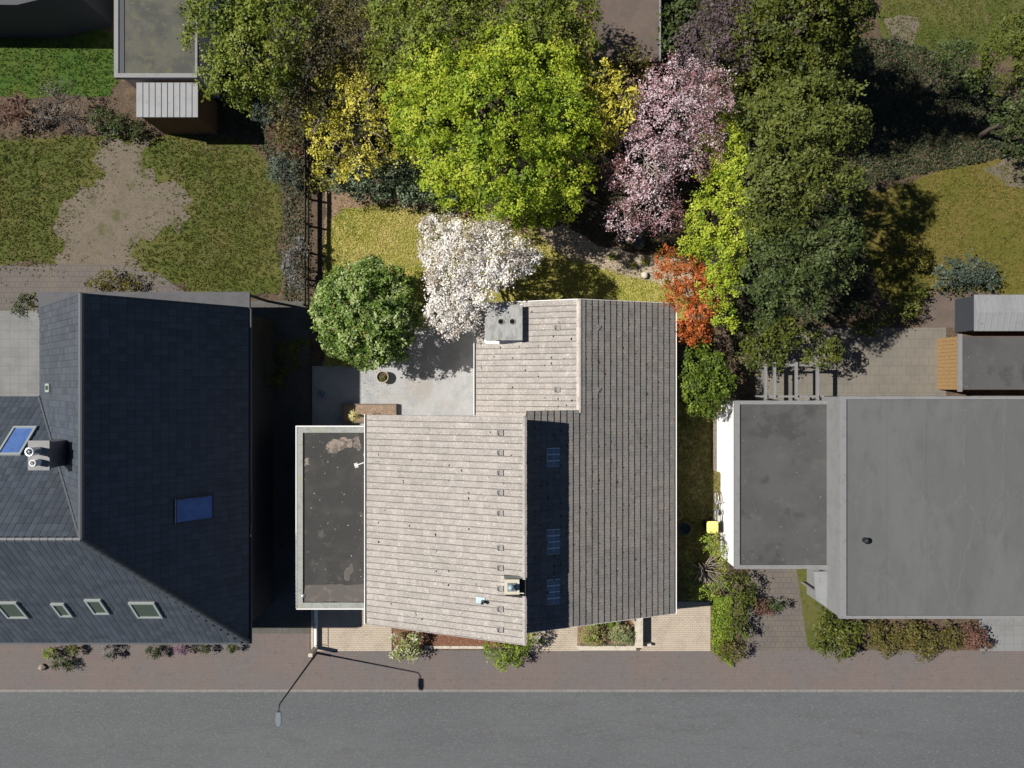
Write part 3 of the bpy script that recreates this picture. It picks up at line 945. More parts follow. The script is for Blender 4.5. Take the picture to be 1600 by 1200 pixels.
chim_u = (YN - 3.90, YN - 2.20)       # big chimney footprint on the north wing
chim_x = (-1.30, .48)
spots = []
for j in range(east.nv):
    for i in range(east.nu):
        u, v = i * east.tw, j * east.g
        uc, vc = u + east.tw / 2, v + east.g / 2
        if vc > un_N and uc > uM:
            continue
        c = east.pt(uc, vc)
        if 1.72 < c.x < 2.40 and (-3.92 < c.y < -3.0 or -8.25 < c.y < -7.03 or -10.5 < c.y < -9.53):
            put('glass_tile', glass_me[(i + j) % 2], east.mtx(u, v), roof_e)
            continue
        spots.append((east, geo_e, var_e, roof_e, 0, u, v))
for j in range(west.nv):
    for i in range(west.nu):
        u, v = i * west.tw, j * west.g
        uc, vc = u + west.tw / 2, v + west.g / 2
        if notch[0] < uc < notch[1] and vc > notch[2]:
            continue
        spots.append((west, geo_w, var_w, roof_w, 1, u, v))
for j in range(nwing.nv):
    for i in range(nwing.nu):
        u, v = i * nwing.tw, j * nwing.g
        c = nwing.pt(u + nwing.tw / 2, v + nwing.g / 2)
        if chim_x[0] < c.x < chim_x[1] and chim_u[0] < u + nwing.tw / 2 < chim_u[1]:
            continue
        if c.x > .68 and c.y < -1.42:
            continue
        spots.append((nwing, geo_n, var_n, roof_n, 2, u, v))
spots.sort(key=lambda s: (s[0].pt(s[5], s[6]) - CAMV).length)
rest = {0: [], 1: [], 2: []}
n_single = 0
for pl, geo, var, rf, key, u, v in spots:
    m_ = pl.mtx(u + R.gauss(0, .0015), v + R.gauss(0, .004), R.uniform(0, .003), R.gauss(0, .003), R.gauss(0, .005))
    if n_single < 300:
        put('tile', var[R.randrange(8)], m_, rf)
        n_single += 1
    else:
        rest[key].append(m_)
# the remaining tiles: one joined part of the roof
vs_all, fs_all, rr_all, mi_all = [], [], [], []
off = 0
for key, geo, mi in ((0, geo_e, 0), (1, geo_w, 1), (2, geo_n, 1)):
    gv = np.array(geo[0])
    for q in rest[key]:
        vs_all.append(gv @ np.array(q.to_3x3()).T + np.array(q.translation))
        fs_all += [tuple(k + off for k in f) for f in geo[1]]
        r_ = R.random()
        rr_all += [r_ - 1.9 * q_ for q_ in geo[2]]
        mi_all += [mi] * len(geo[1])
        off += len(gv)
me = bpy.data.meshes.new('roof_tiles')
me.from_pydata([tuple(v) for v in np.concatenate(vs_all)], [], fs_all)
a = me.attributes.new('rnd', 'FLOAT', 'FACE')
a.data.foreach_set('value', np.array(rr_all, dtype=np.float32) * .999)
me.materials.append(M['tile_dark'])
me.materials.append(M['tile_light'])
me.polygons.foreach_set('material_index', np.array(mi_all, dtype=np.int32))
me.update()
rt = link('roof_tiles', me, None, house)
rt['kind'] = 'stuff'

# moss cushions along the course edges of the dark slope, a few on the pale ones
mv, mf = [], []
for pl, cnt, hi in ((east, 1500, 1), (west, 45, 0), (nwing, 40, 0)):
    for k in range(cnt):
        j = R.randrange(1, pl.nv)
        u, v = R.uniform(.1, pl.L - .1), j * pl.g + R.gauss(-.02, .03)
        if pl is east:
            v = min(max(v, .1), 8.0)
            if u > uM and v > un_N - .2:
                continue
            c = pl.pt(u, v)
            if R.random() > .35 + .65 * math.exp(-((c.x - 5.2) / 1.9) ** 2):
                continue
        if pl is nwing and chim_x[0] - .2 < pl.pt(u, v).x < chim_x[1] + .2 and u < 2.2:
            continue
        if pl is west and 7 < u < 8.5 and v > 7:
            continue
        rr = R.uniform(.025, .07)
        c = pl.pt(u, v, .03)
        n0 = len(mv)
        for q in ((1, 0, 0), (.5, .8, 0), (-.5, .75, 0), (-1, 0, 0), (-.5, -.8, 0), (.5, -.75, 0)):
            s_ = rr * R.uniform(.7, 1.3)
            mv.append(tuple(c + pl.a * q[0] * s_ + pl.s * q[1] * s_))
        mv.append(tuple(c + pl.n * rr * .8))
        mf += [(n0 + i, n0 + (i + 1) % 6, n0 + 6) for i in range(6)]
me = bpy.data.meshes.new('moss')
me.from_pydata(mv, [], mf)
tag(link('moss', me, M['moss'], house), kind='stuff')


def caps(p0, p1, r, parent, m, name='ridge_tile', length=.34, across=None, half=1.0):
    p0, p1 = Vector(p0), Vector(p1)
    n = max(1, round((p1 - p0).length / length))
    d = (p1 - p0) / n
    dn = d.normalized()
    side = dn.cross(Vector((0, 0, 1))).normalized()
    upv = side.cross(dn).normalized()
    seg = 7
    v, f = [], []
    for (t, k) in ((-.03, 1.0), (1.0, .86)):
        for i in range(seg):
            a_ = math.pi * (1.12 * i / (seg - 1) - .06)
            v.append(d * t + (side * math.cos(a_) + upv * math.sin(a_) * .8) * r * k * half)
    for i in range(seg - 1):
        f.append((i, i + 1, seg + i + 1, seg + i))
    f.append(tuple(range(seg)))
    var = mesh_variants(name, ([tuple(q) for q in v], f), m, 4)
    for i in range(n):
        mt = Matrix.Translation(p0 + d * i)
        put(name, var[R.randrange(4)], mt, parent)


caps((XN, YN, ZN - .03), (XN, YM + .02, ZN - .03), .15, roof_n, M['ridge'])
caps((LX1 - .06, -1.52, LZ1 - .02), (LX1 - .06, -1.5 - notch[0], LZ1 - .02), .10, roof_w, M['tile_light'], 'verge_tile')
caps((LX1 - .06, -1.5 - notch[1], LZ1 - .02), (LX1 - .06, YS, LZ1 - .02), .10, roof_w, M['tile_light'], 'verge_tile')
# verge of the north wing over the step
caps((.70, YM + .03, ZE + (.70 - XW) * .3766 + .02), (XN, YM + .03, ZN + .02), .07, roof_n, M['ridge'], 'verge_tile')
# white barge boards along the gable edges
for (pl, u_) in ((west, west.L + .02), (nwing, -.02), (east, -.02)):
    a_, b_ = pl.pt(u_, 0, -.09), pl.pt(u_, pl.S if pl is not nwing else pl.S - .05, -.09)
    mb = MB()
    mb.obox((a_ + b_) / 2, (b_ - a_) / 2, pl.a * .018, pl.n * .08)
    mb.build('barge_board', M['tile_light'] if pl is west else M['white_paint'], house)
a_, b_ = east.pt(east.L + .02, 0, -.09), east.pt(east.L + .02, un_N - .05, -.09)
MB().obox((a_ + b_) / 2, (b_ - a_) / 2, east.a * .018, east.n * .08).build('barge_board', M['white_paint'], house)


def gutter(x, y0, y1, z, sgn, parent):
    """half-round channel along Y outside an eave; sgn: outward direction in x"""
    prof = []
    for i in range(9):
        a_ = math.pi * i / 8
        prof.append((x + sgn * (.055 - .05 * math.cos(a_)), z - .06 * math.sin(a_)))
    mb = MB()
    n = len(prof)
    v = [(p[0], y0, p[1]) for p in prof] + [(p[0], y1, p[1]) for p in prof]
    f = [(i, i + 1, n + i + 1, n + i) for i in range(n - 1)]
    mb.add(v, f)
    g = mb.build('gutter', M['gutter_in'], parent, smooth=True)
    xo = x + sgn * .118
    MB().box(xo - .022, xo + .022, y0 - .02, y1 + .02, z - .05, z + .018).build('gutter_lip', M['white_paint'], g)
    return g


gutter(XE, YS, YN, ZE + .0, 1, house)
gutter(LX0, YS, -1.5, LZ0 + .0, -1, house)
gutter(XW, -1.6, 2.1, ZE + .0, -1, house)

# big chimney near the north-west corner
ch = MB().box(chim_x[0] + .08, chim_x[1] - .06, 2.27, 3.84, 3.0, 4.52).build('chimney', M['white_wall'], house)
MB().box(-1.34, .515, 2.165, 3.93, 4.52, 4.62).build('chimney_cap', M['chimney_cap'], ch)
for fx in (-17.5, .5):
    c = P(800 + fx, 502.5, 4.62)
    fl = MB().lathe((c.x, c.y, 4.62), [(.165, 0), (.165, .03), (.125, .035), (.125, .004)], 24).build('flue', M['parapet'], ch)
    mb = MB().lathe((c.x, c.y, 4.622), [(.123, .002), (.0, .004)], 24).build('flue_hole', M['flue_black'], ch)  # flat black disc set across the flue opening
mb = MB()
mb.obox(nwing.pt(YN - 2.13, (chim_x[0] + .9 - XW) / math.cos(math.atan(.3766)), .062), nwing.a * .07, nwing.s * .98, nwing.n * .012)
mb.obox(nwing.pt(YN - 3.05, (chim_x[0] - .02 - XW) / math.cos(math.atan(.3766)), .062), nwing.a * .95, nwing.s * .06, nwing.n * .012)
mb.obox(nwing.pt(YN - 3.05, (chim_x[1] + .0 - XW) / math.cos(math.atan(.3766)), .062), nwing.a * .95, nwing.s * .08, nwing.n * .012)
mb.build('flashing', M['white_paint'], ch)

# small chimney in the notch at the top edge of the pale slope
zc = 7.80
cx0, cx1 = S(788 - 800, zc), S(811.5 - 800, zc)
cy0, cy1 = -S(929 - 600, zc), -S(905.5 - 600, zc)
ch2 = MB().box(cx0 + .03, cx1 - .03, cy0 + .03, cy1 - .03, 5.0, zc - .06).build('chimney', M['cream_cap'], house)
MB().box(cx0, cx1, cy0, cy1, zc - .06, zc).build('chimney_cap', M['cream_cap'], ch2)
MB().box(cx0 + .14, cx0 + .54, cy0 + .15, cy0 + .53, zc, zc + .05).build('cowl_base', M['grey_metal'], ch2)
pc = P(798.5, 918, zc + .3)
cw = MB().lathe((pc.x, pc.y, zc + .05), [(.07, 0), (.07, .3), (.15, .32), (.12, .38), (.0, .45)], 16).build('cowl', M['blue_metal'], ch2, True)
MB().box(cx0 - .02, LX1 - .02, cy1 + .01, cy1 + .13, 7.35, 7.70).build('flashing', M['zinc'], ch2)
tr_ = MB().box(cx1 + .01, LX1 - .045, cy0 - .01, cy1 + .0, 6.7, 7.45)
tr_.box(LX1 - .042, LX1 - .002, cy0 - .14, cy1 + .17, 6.7, 7.79)
tr_.build('notch_blocker', M['dark_metal'], ch2)  # added block, keeps sunlight from passing through the notch
# soil vent pipe with its metal tile
vp = P(753, 938.5, 7.1)
vu, vv = -1.5 - vp.y, (vp.x - LX0) / math.cos(math.atan2(LZ1 - LZ0, LX1 - LX0))
vt = MB().obox(west.pt(vu, vv - .05, .066), west.a * .14, west.s * .22, west.n * .012).build('vent_tile', M['blue_metal'], house)
q = west.pt(vu + .03, vv + .06, .06)
MB().lathe((q.x, q.y, q.z), [(.075, 0), (.065, .28), (.085, .29), (.085, .34), (.05, .34), (.05, .2)], 14).build('vent_pipe', M['zinc'], vt, True)

# step hooks
hk = MB()
arc = [(math.sin(t) * .10, 0, .02 + (1 - math.cos(t)) * .07) for t in (0, .6, 1.2, 1.8, 2.4, 2.9)]
hk.tube([(-.11, .12, .03), (0, .12, .035), (.06, .10, .06), (.08, .02, .12), (.075, -.08, .13), (.04, -.10, .12)], .016, 6)
hook_me = hk.mesh('hook')
hook_me.materials.append(M['dark_metal'])
pl_me = MB().obox((0, 0, .03), (.13, 0, 0), (0, .16, 0), (0, 0, .012)).mesh('step_plate')
pl_me.materials.append(M['plate'])


def hook(pl, x, y, spin):
    u = (pl.e0.y - y) if pl.a.y < 0 else (y - pl.e0.y)
    v = abs(x - pl.e0.x) / abs(pl.s.x)
    mt = pl.mtx(u, v, .03)
    o = put('step_plate', pl_me, mt, house)
    h = put('step_hook', hook_me, mt, o)
    h.matrix_basis = Matrix.Rotation(spin, 4, 'Z')


for py in (676, 707, 738, 769, 801, 855, 886, 918, 950, 982):
    q = P(782, py, 7.2)
    hook(west, q.x, q.y, -1.57)
for py in (512, 609):
    q = P(871, py, 4.8)
    hook(nwing, q.x, q.y, -1.57)
    q = P(936, py, 4.7)
    hook(east, q.x, q.y, 1.57)

# garage with black felt roof on the west side
gx0, gx1, gy0, gy1, gz = -11.11, -6.76, -11.58, -2.18, 3.15
gar = thing('flat_roof_garage', 'low garage with black felt flat roof against the pale roofed house', 'garage', (-9, -7, 0))
MB().box(gx0 + .12, gx1, gy0 + .12, gy1 - .12, 0, gz - .12).build('wall', M['render_wall'], gar)
MB().box(gx0 + .2, gx1, gy0 + .2, gy1 - .2, gz - .115, gz - .08).build('roof', M['felt'], gar)
par = MB().box(gx0 + .02, gx0 + .33, gy0 + .02, gy1 - .02, gz - .2, gz)
par.box(gx0 + .333, gx1, gy0 + .02, gy0 + .31, gz - .2, gz - .003)
par.box(gx0 + .333, gx1, gy1 - .33, gy1 - .02, gz - .2, gz - .003)
par.build('parapet', M['parapet'], gar)
fa = MB().box(gx0 - .03, gx0 + .018, gy0 - .03, gy1 + .03, gz - .28, gz + .03)
fa.box(gx0 + .02, gx1, gy0 - .03, gy0 + .018, gz - .28, gz + .027)
fa.box(gx0 + .02, gx1, gy1 - .018, gy1 + .03, gz - .28, gz + .027)
fa.build('fascia', M['white_paint'], gar)
sheet('worn_felt', organic([(gx0 + .36, gy0 + .34), (gx1 - .02, gy0 + .34), (gx1 - .02, gy0 + 1.25), (gx0 + .45, gy0 + 1.2)], .06, .25), gz - .074, M['felt_worn'], gar)
zf = gz - .073
sheet('bare_patch', organic([tuple(P(x, y, zf).to_2d()) for x, y in ((509, 697), (520, 686), (540, 683), (553, 690), (548, 700), (535, 703), (526, 709), (512, 708))], .1, .12), zf, M['felt_pale'], gar)
sheet('bare_patch', organic([tuple(P(x, y, zf).to_2d()) for x, y in ((551, 686), (561, 682), (565, 700), (560, 705), (552, 699))], .08, .12), zf, M['felt_pale'], gar)
sheet('bare_patch', organic([tuple(P(x, y, zf).to_2d()) for x, y in ((476, 718), (484, 716), (484, 726), (477, 730))], .06, .1), zf, M['felt_pale'], gar)
sheet('bare_patch', organic([tuple(P(x, y, zf).to_2d()) for x, y in ((537, 895), (548, 880), (553, 890), (545, 908), (538, 906))], .06, .1), zf, M['felt_worn'], gar)
dv = P(473, 931, 3.1)
MB().lathe((dv.x, dv.y, gz - .08), [(.12, 0), (.10, .06), (.03, .10), (.0, .10)], 12).build('roof_drain', M['bright_metal'], gar, True)

# aerial beside the eave of the pale slope
az = 4.75
am = P(570.0, 722, az)
ant = thing('tv_aerial', 'white TV aerial on a thin mast above the black felt roof', 'aerial', (am.x - .06, am.y, gz - .08))
MB().tube([(am.x - .06, am.y, gz - .09), (am.x - .06, am.y, az + .1)], .022, 8).build('mast', M['bright_metal'], ant)
e1, e2 = P(571, 722, az), P(554, 728, az)
bo = MB().tube([e1, e2], .026, 6)
bo.tube([P(568.5, 709, az + .04), P(571, 722, az + .04)], .016, 6)
bo.build('boom', M['white_paint'], ant)
dv_ = (e2 - e1).normalized()
pv = Vector((-dv_.y, dv_.x, 0))
for t in (.72, .80, .88, .96):
    c = e1.lerp(e2, t)
    MB().tube([c - pv * .12, c + pv * .12], .018, 5).build('element', M['white_paint'], ant)

# ---- things in the middle garden
def fence_rail():
    x = -11.28
    f = thing('board_fence', 'brown rail fence of wide boards along the left edge of the lawn', 'fence', (x, 9, 0))
    for i in range(9):
        y = 4.3 + i * 1.5
        MB().box(x - .05, x + .05, y - .05, y + .05, 0, 1.38).build('post', M['wood_dark'], f)
    for zz in (.42, 1.04):
        for i in range(8):
            y = 4.3 + i * 1.5
            MB().box(x + .052, x + .085, y + .01, y + 1.49, zz, zz + .27).build('board', M['wood_dark'], f)


fence_rail()

# raised timber bed by the garage
bx0, by1 = P(535, 631, .35).x, P(535, 631, .35).y
bx1, by0 = P(619, 655, .35).x, -2.15
rb = thing('raised_bed', 'low timber framed bed with brown mulch between patio and house', 'raised bed', ((bx0 + bx1) / 2, (by0 + by1) / 2, .03))
MB().box(bx0 + .06, bx1 - .06, by0 + .06, by1 - .06, .03, .27).build('mulch', M['bed_brown'], rb)
MB().box(bx0, bx1, by1 - .05, by1, .03, .33).build('plank', M['wood_grey'], rb)
MB().box(bx0, bx1, by0, by0 + .05, .03, .33).build('plank', M['wood_grey'], rb)
MB().box(bx1 - .05, bx1, by0 + .052, by1 - .052, .03, .328).build('plank', M['wood_grey'], rb)
MB().box(bx0, bx0 + .05, by0 + .052, by1 - .052, .03, .328).build('plank', M['wood_grey'], rb)


def spiky(c, r, h, n, leafm, name, label, cat, seed):
    rg = random.Random(seed)
    o = thing(name, label, cat, c)
    v, t = [], []
    c = Vector(c)
    for i in range(n):
        a_ = rg.uniform(0, 6.283)
        e = rg.uniform(.2, 1.0)
        d = Vector((math.cos(a_), math.sin(a_), 0))
        s_ = Vector((-d.y, d.x, 0)) * rg.uniform(.012, .022)
        m1 = c + d * r * .5 * e + Vector((0, 0, h * (1.0 - .25 * e)))
        m2 = c + d * r * e + Vector((0, 0, h * (1.05 - .75 * e)))
        v += [c - s_, c + s_, m1 + s_, m1 - s_, m1 - s_, m1 + s_, m2 + s_ * .3, m2 - s_ * .3]
        tt = rg.uniform(.2, 1)
        t += [tt, min(1, tt + .2)]
    link('blades', np_mesh('blades', np.array([tuple(q) for q in v]), 4, {'tint': np.array(t)}), LF[leafm], o)
    return o


sp = P(553.5, 650.5, 1.6)
o = spiky((sp.x, sp.y, 1.15), .42, .55, 130, 'spiky', 'spiky_plant', 'yellow spiky plant on a short stem in the shaded corner by the felt roof', 'plant', 5)
MB().tube([(sp.x, sp.y, .26), (sp.x + .02, sp.y, .7), (sp.x, sp.y, 1.2)], [.07, .06, .05], 8).build('stem', M['bark'], o)


def pot(px, py, r, h, m, label, soil_m, z=.03, name='plant_pot', cat='pot'):
    c = P(px, py, z + h)
    o = thing(name, label, cat, (c.x, c.y, z))
    MB().lathe((c.x, c.y, z), [(0, 0), (r * .75, 0), (r * .95, h * .8), (r, h * .82), (r, h), (r * .86, h), (r * .82, h * .75)], 26).build('bowl', M[m], o, True)
    MB().lathe((c.x, c.y, z), [(r * .84, h * .76), (0, h * .78)], 26).build('filling', M[soil_m], o)
    return o, c


po, pc_ = pot(597.5, 589, .34, .42, 'pot_pale', 'round pale stone pot standing on the patio', 'soil')
shrub('small green plant growing in the round pale pot', [(599, 591, 4, .40)], 'bush', seed=31, name='pot_plant', cat='plant', leaf=.07, clump=.1, base=(598, 592))
tb, tc = pot(1070, 826, .33, .35, 'tub_green', 'dark green round tub on the shaded side lawn', 'tub_water', z=.012, name='tub', cat='tub')
MB().lathe((tc.x, tc.y, .012), [(.32, .33), (.36, .34), (.36, .37), (.31, .37)], 26).build('rim', M['tub_green'], tb, True)
q = P(503, 615, .3)
bt = thing('watering_can', 'small pale blue watering can on the shaded patio', 'watering can', (q.x, q.y, .03))
MB().lathe((q.x, q.y, .03), [(.0, 0), (.11, 0), (.11, .26), (.07, .28), (.0, .28)], 16).build('body', M['blue_thing'], bt, True)
MB().tube([(q.x, q.y - .1, .1), (q.x, q.y - .24, .24), (q.x, q.y - .32, .34)], [.03, .022, .02], 8).build('spout', M['blue_thing'], bt, True)
MB().tube([(q.x, q.y - .06, .28), (q.x, q.y - .02, .38), (q.x, q.y + .1, .34), (q.x, q.y + .13, .12)], .012, 6).build('handle', M['blue_thing'], bt, True)


def rock(px, py, rx, ry, h, m, label, seed, name='rock', group=None):
    rg = random.Random(seed)
    c = P(px, py, h * .5)
    me = bpy.data.meshes.new(name)
    import bmesh
    bm = bmesh.new()
    bmesh.ops.create_icosphere(bm, subdivisions=3, radius=1)
    ph = [rg.uniform(0, 6) for _ in range(6)]
    for v in bm.verts:
        k = 1 + .10 * math.sin(3 * v.co.x + ph[0]) + .09 * math.sin(4 * v.co.y + ph[1]) + .07 * math.sin(5 * v.co.z + ph[2]) + .05 * math.sin(9 * v.co.x + 7 * v.co.y + ph[3])
        v.co = Vector((c.x + v.co.x * rx * k, c.y + v.co.y * ry * k, max(0.0, h * .35 + v.co.z * h * .65 * k)))
    for f in bm.faces:
        f.smooth = True
    bm.to_mesh(me)
    bm.free()
    return tag(link(name, me, M[m]), label, name, group)


rock(1007, 430, .22, .18, .3, 'stone_pale', 'smooth pale boulder at the end of the gravel path', 1, 'boulder')
rock(908, 399, .14, .11, .16, 'stone', 'small brown rock lying on the middle of the gravel path', 2)
rock(880, 381, .16, .12, .16, 'stone', 'brown rock at the upper left of the gravel path', 3)
rock(1018, 412, .13, .1, .14, 'stone', 'little brown rock just above the pale boulder', 4)
rock(944, 394, .1, .09, .12, 'stone', 'small rock left of the bright green tuft on the gravel path', 5)
q = P(998, 380, .35)
so = thing('garden_sphere', 'dark grey garden sphere in the shade below the pink tree', 'sphere', (q.x, q.y, 0))
MB().lathe((q.x, q.y, .38), [(.36 * math.sin(math.pi * i / 12), -.36 * math.cos(math.pi * i / 12)) for i in range(13)], 24).build('ball', M['sphere_dark'], so, True)
MB().lathe((q.x, q.y, 0), [(0, 0), (.16, 0), (.13, .08), (0, .08)], 16).build('foot', M['stone'], so, True)
for i, (px, py, r, lb) in enumerate(((957, 402, .26, 'bright green grassy tuft in the middle of the gravel path'), (990, 414, .2, 'small yellowish tuft left of the pale boulder'), (1008, 409, .26, 'green tuft just above the pale boulder'))):
    c = P(px, py, .2)
    spiky((c.x, c.y, .02), r, .3, 110, 'lime', 'grass_tuft', lb, 'plant', 40 + i)['group'] = 'green tufts on the gravel path'

# front garden walls
fw = thing('planter_wall', 'low pale wall along the front of the two rounded bushes', 'wall', (4.8, -14.4, 0))
a0, a1 = P(906, 1011.5, .45), P(994, 1014.5, .45)
MB().box(a0.x, a1.x, a1.y - .07, a0.y + .07, 0, .45).build('coping', M['concrete_wall'], fw)
MB().box(P(902, 0, .25).x, a0.x - .003, a1.y - .07, a0.y + .01, 0, .25).build('end_block', M['concrete_wall'], fw)
c0, c1 = P(993, 968, .7), P(1004, 1012, .7)
sw = thing('side_wall', 'thick pale wall between the rounded bushes and the right driveway', 'wall', ((c0.x + c1.x) / 2, -13.6, 0))
MB().box(c0.x, c1.x, c1.y, -11.45, 0, .62).build('body', M['concrete_wall'], sw)
MB().box(c0.x - .02, c1.x + .02, c1.y - .02, -11.45, .623, .70).build('coping', M['concrete_wall'], sw)
MB().box(c1.x + .03, c1.x + .55, c1.y - .05, c1.y + .08, 0, .35).build('return', M['concrete_wall'], sw)
kb = thing('bed_edging', 'grey concrete edging in front of the brown mulch bed', 'edging', (-2.6, -14.6, 0))
k0, k1 = G(664, 1010), G(758, 1010)
n = 7
for i in range(n):
    x0 = k0[0] + (k1[0] - k0[0]) * i / n
    MB().box(x0 + .008, x0 + (k1[0] - k0[0]) / n - .008, k0[1] - .09, k0[1] + .06, 0, .12 + R.uniform(0, .012)).build('kerb_stone', M['concrete_wall'], kb)
gl0, gl1 = G(905, 1005), G(1110, 1007)
# low wall and railing at the left driveway
lw = thing('boundary_wall', 'low white boundary wall with a thin rail beside the left driveway', 'wall', (-10.9, -13.9, 0))
wx0 = P(489.5, 0, .3).x
wx1 = P(494.3, 0, .3).x
wy0, wy1 = P(0, 1011, .3).y, -11.9
MB().box(wx0, wx1, wy0, wy1, 0, .30).build('wall', M['white_wall'], lw)
MB().tube([(wx1 - .03, wy0, .72), (wx1 - .03, wy1, .72)], .018, 6).build('rail', M['dark_metal'], lw)
for k in range(3):
    yy = wy0 + .1 + k * (wy1 - wy0 - .2) / 2
    MB().tube([(wx1 - .03, yy, .28), (wx1 - .03, yy, .73)], .016, 6).build('baluster', M['dark_metal'], lw)
MB().box(wx0 - .02, wx1 + .04, wy0 - .2, wy0 - .01, 0, 1.25).build('end_post', M['concrete_wall'], lw)

# east side: white garage wall, low wall, edging, bicycle, bin
ng = thing('neighbour_garage', 'flat roofed garage with a bright white west wall right of the house', 'garage', (15, -6, 0))
nx0, nx1, ny0, ny1, nz = 11.64, P(1306, 0, 2.7).x, P(0, 889, 2.7).y, P(0, 626, 2.7).y, 2.7
MB().box(nx0, nx1, ny0 + .05, ny1 - .05, 0, 2.55).build('wall', M['white_wall'], ng)
MB().box(nx0 + .1, nx1, ny0 + .1, ny1 - .1, 2.552, 2.60).build('roof', M['flat_dark'], ng)
pr = MB().box(nx0 - .03, nx0 + .24, ny0, ny1, 2.5, nz)
pr.box(nx0 + .243, nx1, ny0, ny0 + .2, 2.5, nz - .003)
pr.box(nx0 + .243, nx1, ny1 - .2, ny1, 2.5, nz - .003)
pr.build('roof_edge', M['trim_grey'], ng)
lw2 = thing('low_white_wall', 'low white wall standing against the white garage wall', 'wall', (11.5, -3.3, 0))
MB().box(11.40, 11.637, -4.85, -1.6, 0, .82).build('wall', M['white_wall'], lw2)
MB().box(11.385, 11.637, -4.87, -1.58, .822, .85).build('coping', M['white_wall'], lw2)
ed = thing('stone_edging', 'row of grey edging blocks at the foot of the low white wall', 'edging', (11.28, -3.3, 0))
blk = MB().box(-.085, .085, -.115, .115, 0, .14).mesh('edging_block')
blk.materials.append(M['wood_grey'])
for i in range(13):
    put('edging_block', blk, Matrix.Translation((11.29 + R.uniform(-.008, .008), -1.75 - i * .245, .012)), ed)


def bicycle():
    # local: along -Y front up; wheels in the YZ plane, leaning on the wall
    base = Vector((11.18, -6.82, .012))
    o = thing('bicycle', 'pale bicycle leaning on the white garage wall', 'bicycle', base)
    lean = math.radians(12)

    def T(y, z, x=0):
        return base + Vector((x * math.cos(lean) + z * math.sin(lean), y, z * math.cos(lean) - x * math.sin(lean)))
    for wy in (.52, -.52):
        mb = MB()
        pts = [T(wy + .33 * math.cos(t), .34 + .33 * math.sin(t)) for t in [2 * math.pi * i / 20 for i in range(21)]]
        mb.tube(pts, .02, 6, cap=False)
        w = mb.build('wheel', M['rubber'], o, True)
        sp_ = MB()
        for k in range(8):
            t = math.pi * k / 8
            sp_.tube([T(wy + .31 * math.cos(t), .34 + .31 * math.sin(t)), T(wy - .31 * math.cos(t), .34 - .31 * math.sin(t))], .004, 3)
        sp_.build('spokes', M['bright_metal'], w)
        mg = MB()
        pts = [T(wy + .37 * math.cos(t), .34 + .37 * math.sin(t)) for t in [.3 + 2.3 * i / 10 for i in range(11)]]
        mg.tube(pts, .026, 5)
        mg.build('mudguard', M['bright_metal'], o, True)
    f = MB()
    bb, st, hd, hb = T(-.05, .30), T(-.17, .80), T(.35, .86), T(.40, .66)
    f.tube([bb, st], .018, 6)
    f.tube([st + Vector((0, 0, -.06)), hd], .018, 6)
    f.tube([bb, hb], .02, 6)
    f.tube([hd, T(.52, .34)], .016, 6)
    f.tube([bb, T(-.52, .34)], .013, 6)
    f.tube([st + Vector((0, 0, -.08)), T(-.52, .34)], .012, 6)
    f.build('frame', M['bike_blue'], o, True)
    MB().tube([T(.30, 1.0, -.30), T(.36, 1.02, -.12), T(.38, 1.0, 0), T(.36, 1.02, .12), T(.30, 1.0, .30)], .014, 6).build('handlebar', M['bright_metal'], o, True)
    MB().tube([hd, T(.38, 1.0)], .014, 6).build('handlebar_stem', M['bright_metal'], o)
    s = MB()
    s.add([tuple(T(-.32, .88, -.09)), tuple(T(-.32, .88, .09)), tuple(T(-.05, .87, .025)), tuple(T(-.05, .87, -.025)), tuple(T(-.32, .82, -.08)), tuple(T(-.32, .82, .08)), tuple(T(-.05, .83, .02)), tuple(T(-.05, .83, -.02))],
          [(0, 1, 2, 3), (7, 6, 5, 4), (0, 4, 5, 1), (1, 5, 6, 2), (2, 6, 7, 3), (3, 7, 4, 0)])
    s.build('saddle', M['rubber'], o)
    MB().tube([st, T(-.19, .84)], .013, 6).build('seat_post', M['bright_metal'], o)
    c = MB()
    c.obox(T(-.58, .74), Vector((.075, 0, -.015)), Vector((0, .18, 0)), Vector((0, 0, .012)))
    c.build('carrier', M['bright_metal'], o)


bicycle()


def wheelie_bin():
    c = P(1113.5, 824, 1.05)
    o = thing('wheelie_bin', 'wheelie bin with yellow lid beside the white garage wall', 'bin', (c.x, c.y, .012))
    v = []
    for z, w, d in ((.1, .21, .25), (.98, .28, .30)):
        v += [(c.x - w, c.y - d, z), (c.x + w, c.y - d, z), (c.x + w, c.y + d, z), (c.x - w, c.y + d, z)]
    MB().add(v, [(3, 2, 1, 0), (0, 1, 5, 4), (1, 2, 6, 5), (2, 3, 7, 6), (3, 0, 4, 7), (4, 5, 6, 7)]).build('body', M['bin_black'], o)
    pts = []
    for k in range(20):
        a_ = 2 * math.pi * k / 20
        x, y = math.cos(a_), math.sin(a_)
        pts.append((c.x + .31 * math.copysign(abs(x) ** .35, x), c.y + .325 * math.copysign(abs(y) ** .35, y)))
    ld = MB().prism(pts, .985, 1.04)
    ld.add([(c.x + (p[0] - c.x) * k, c.y + (p[1] - c.y) * k, z) for k, z in ((.93, 1.042), (.8, 1.075)) for p in pts],
           [(i, (i + 1) % 20, 20 + (i + 1) % 20, 20 + i) for i in range(20)] + [tuple(range(20, 40))])
    ld.build('lid', M['yellow_lid'], o)
    MB().tube([(c.x + .34, c.y - .24, .98), (c.x + .42, c.y - .24, 1.0), (c.x + .42, c.y + .24, 1.0), (c.x + .34, c.y + .24, .98)], .022, 6).build('handle', M['bin_black'], o)
    for s in (-1, 1):
        MB().tube([(c.x + .25, c.y + s * .24, .11), (c.x + .25, c.y + s * .29, .11)], .10, 14).build('wheel', M['rubber'], o)


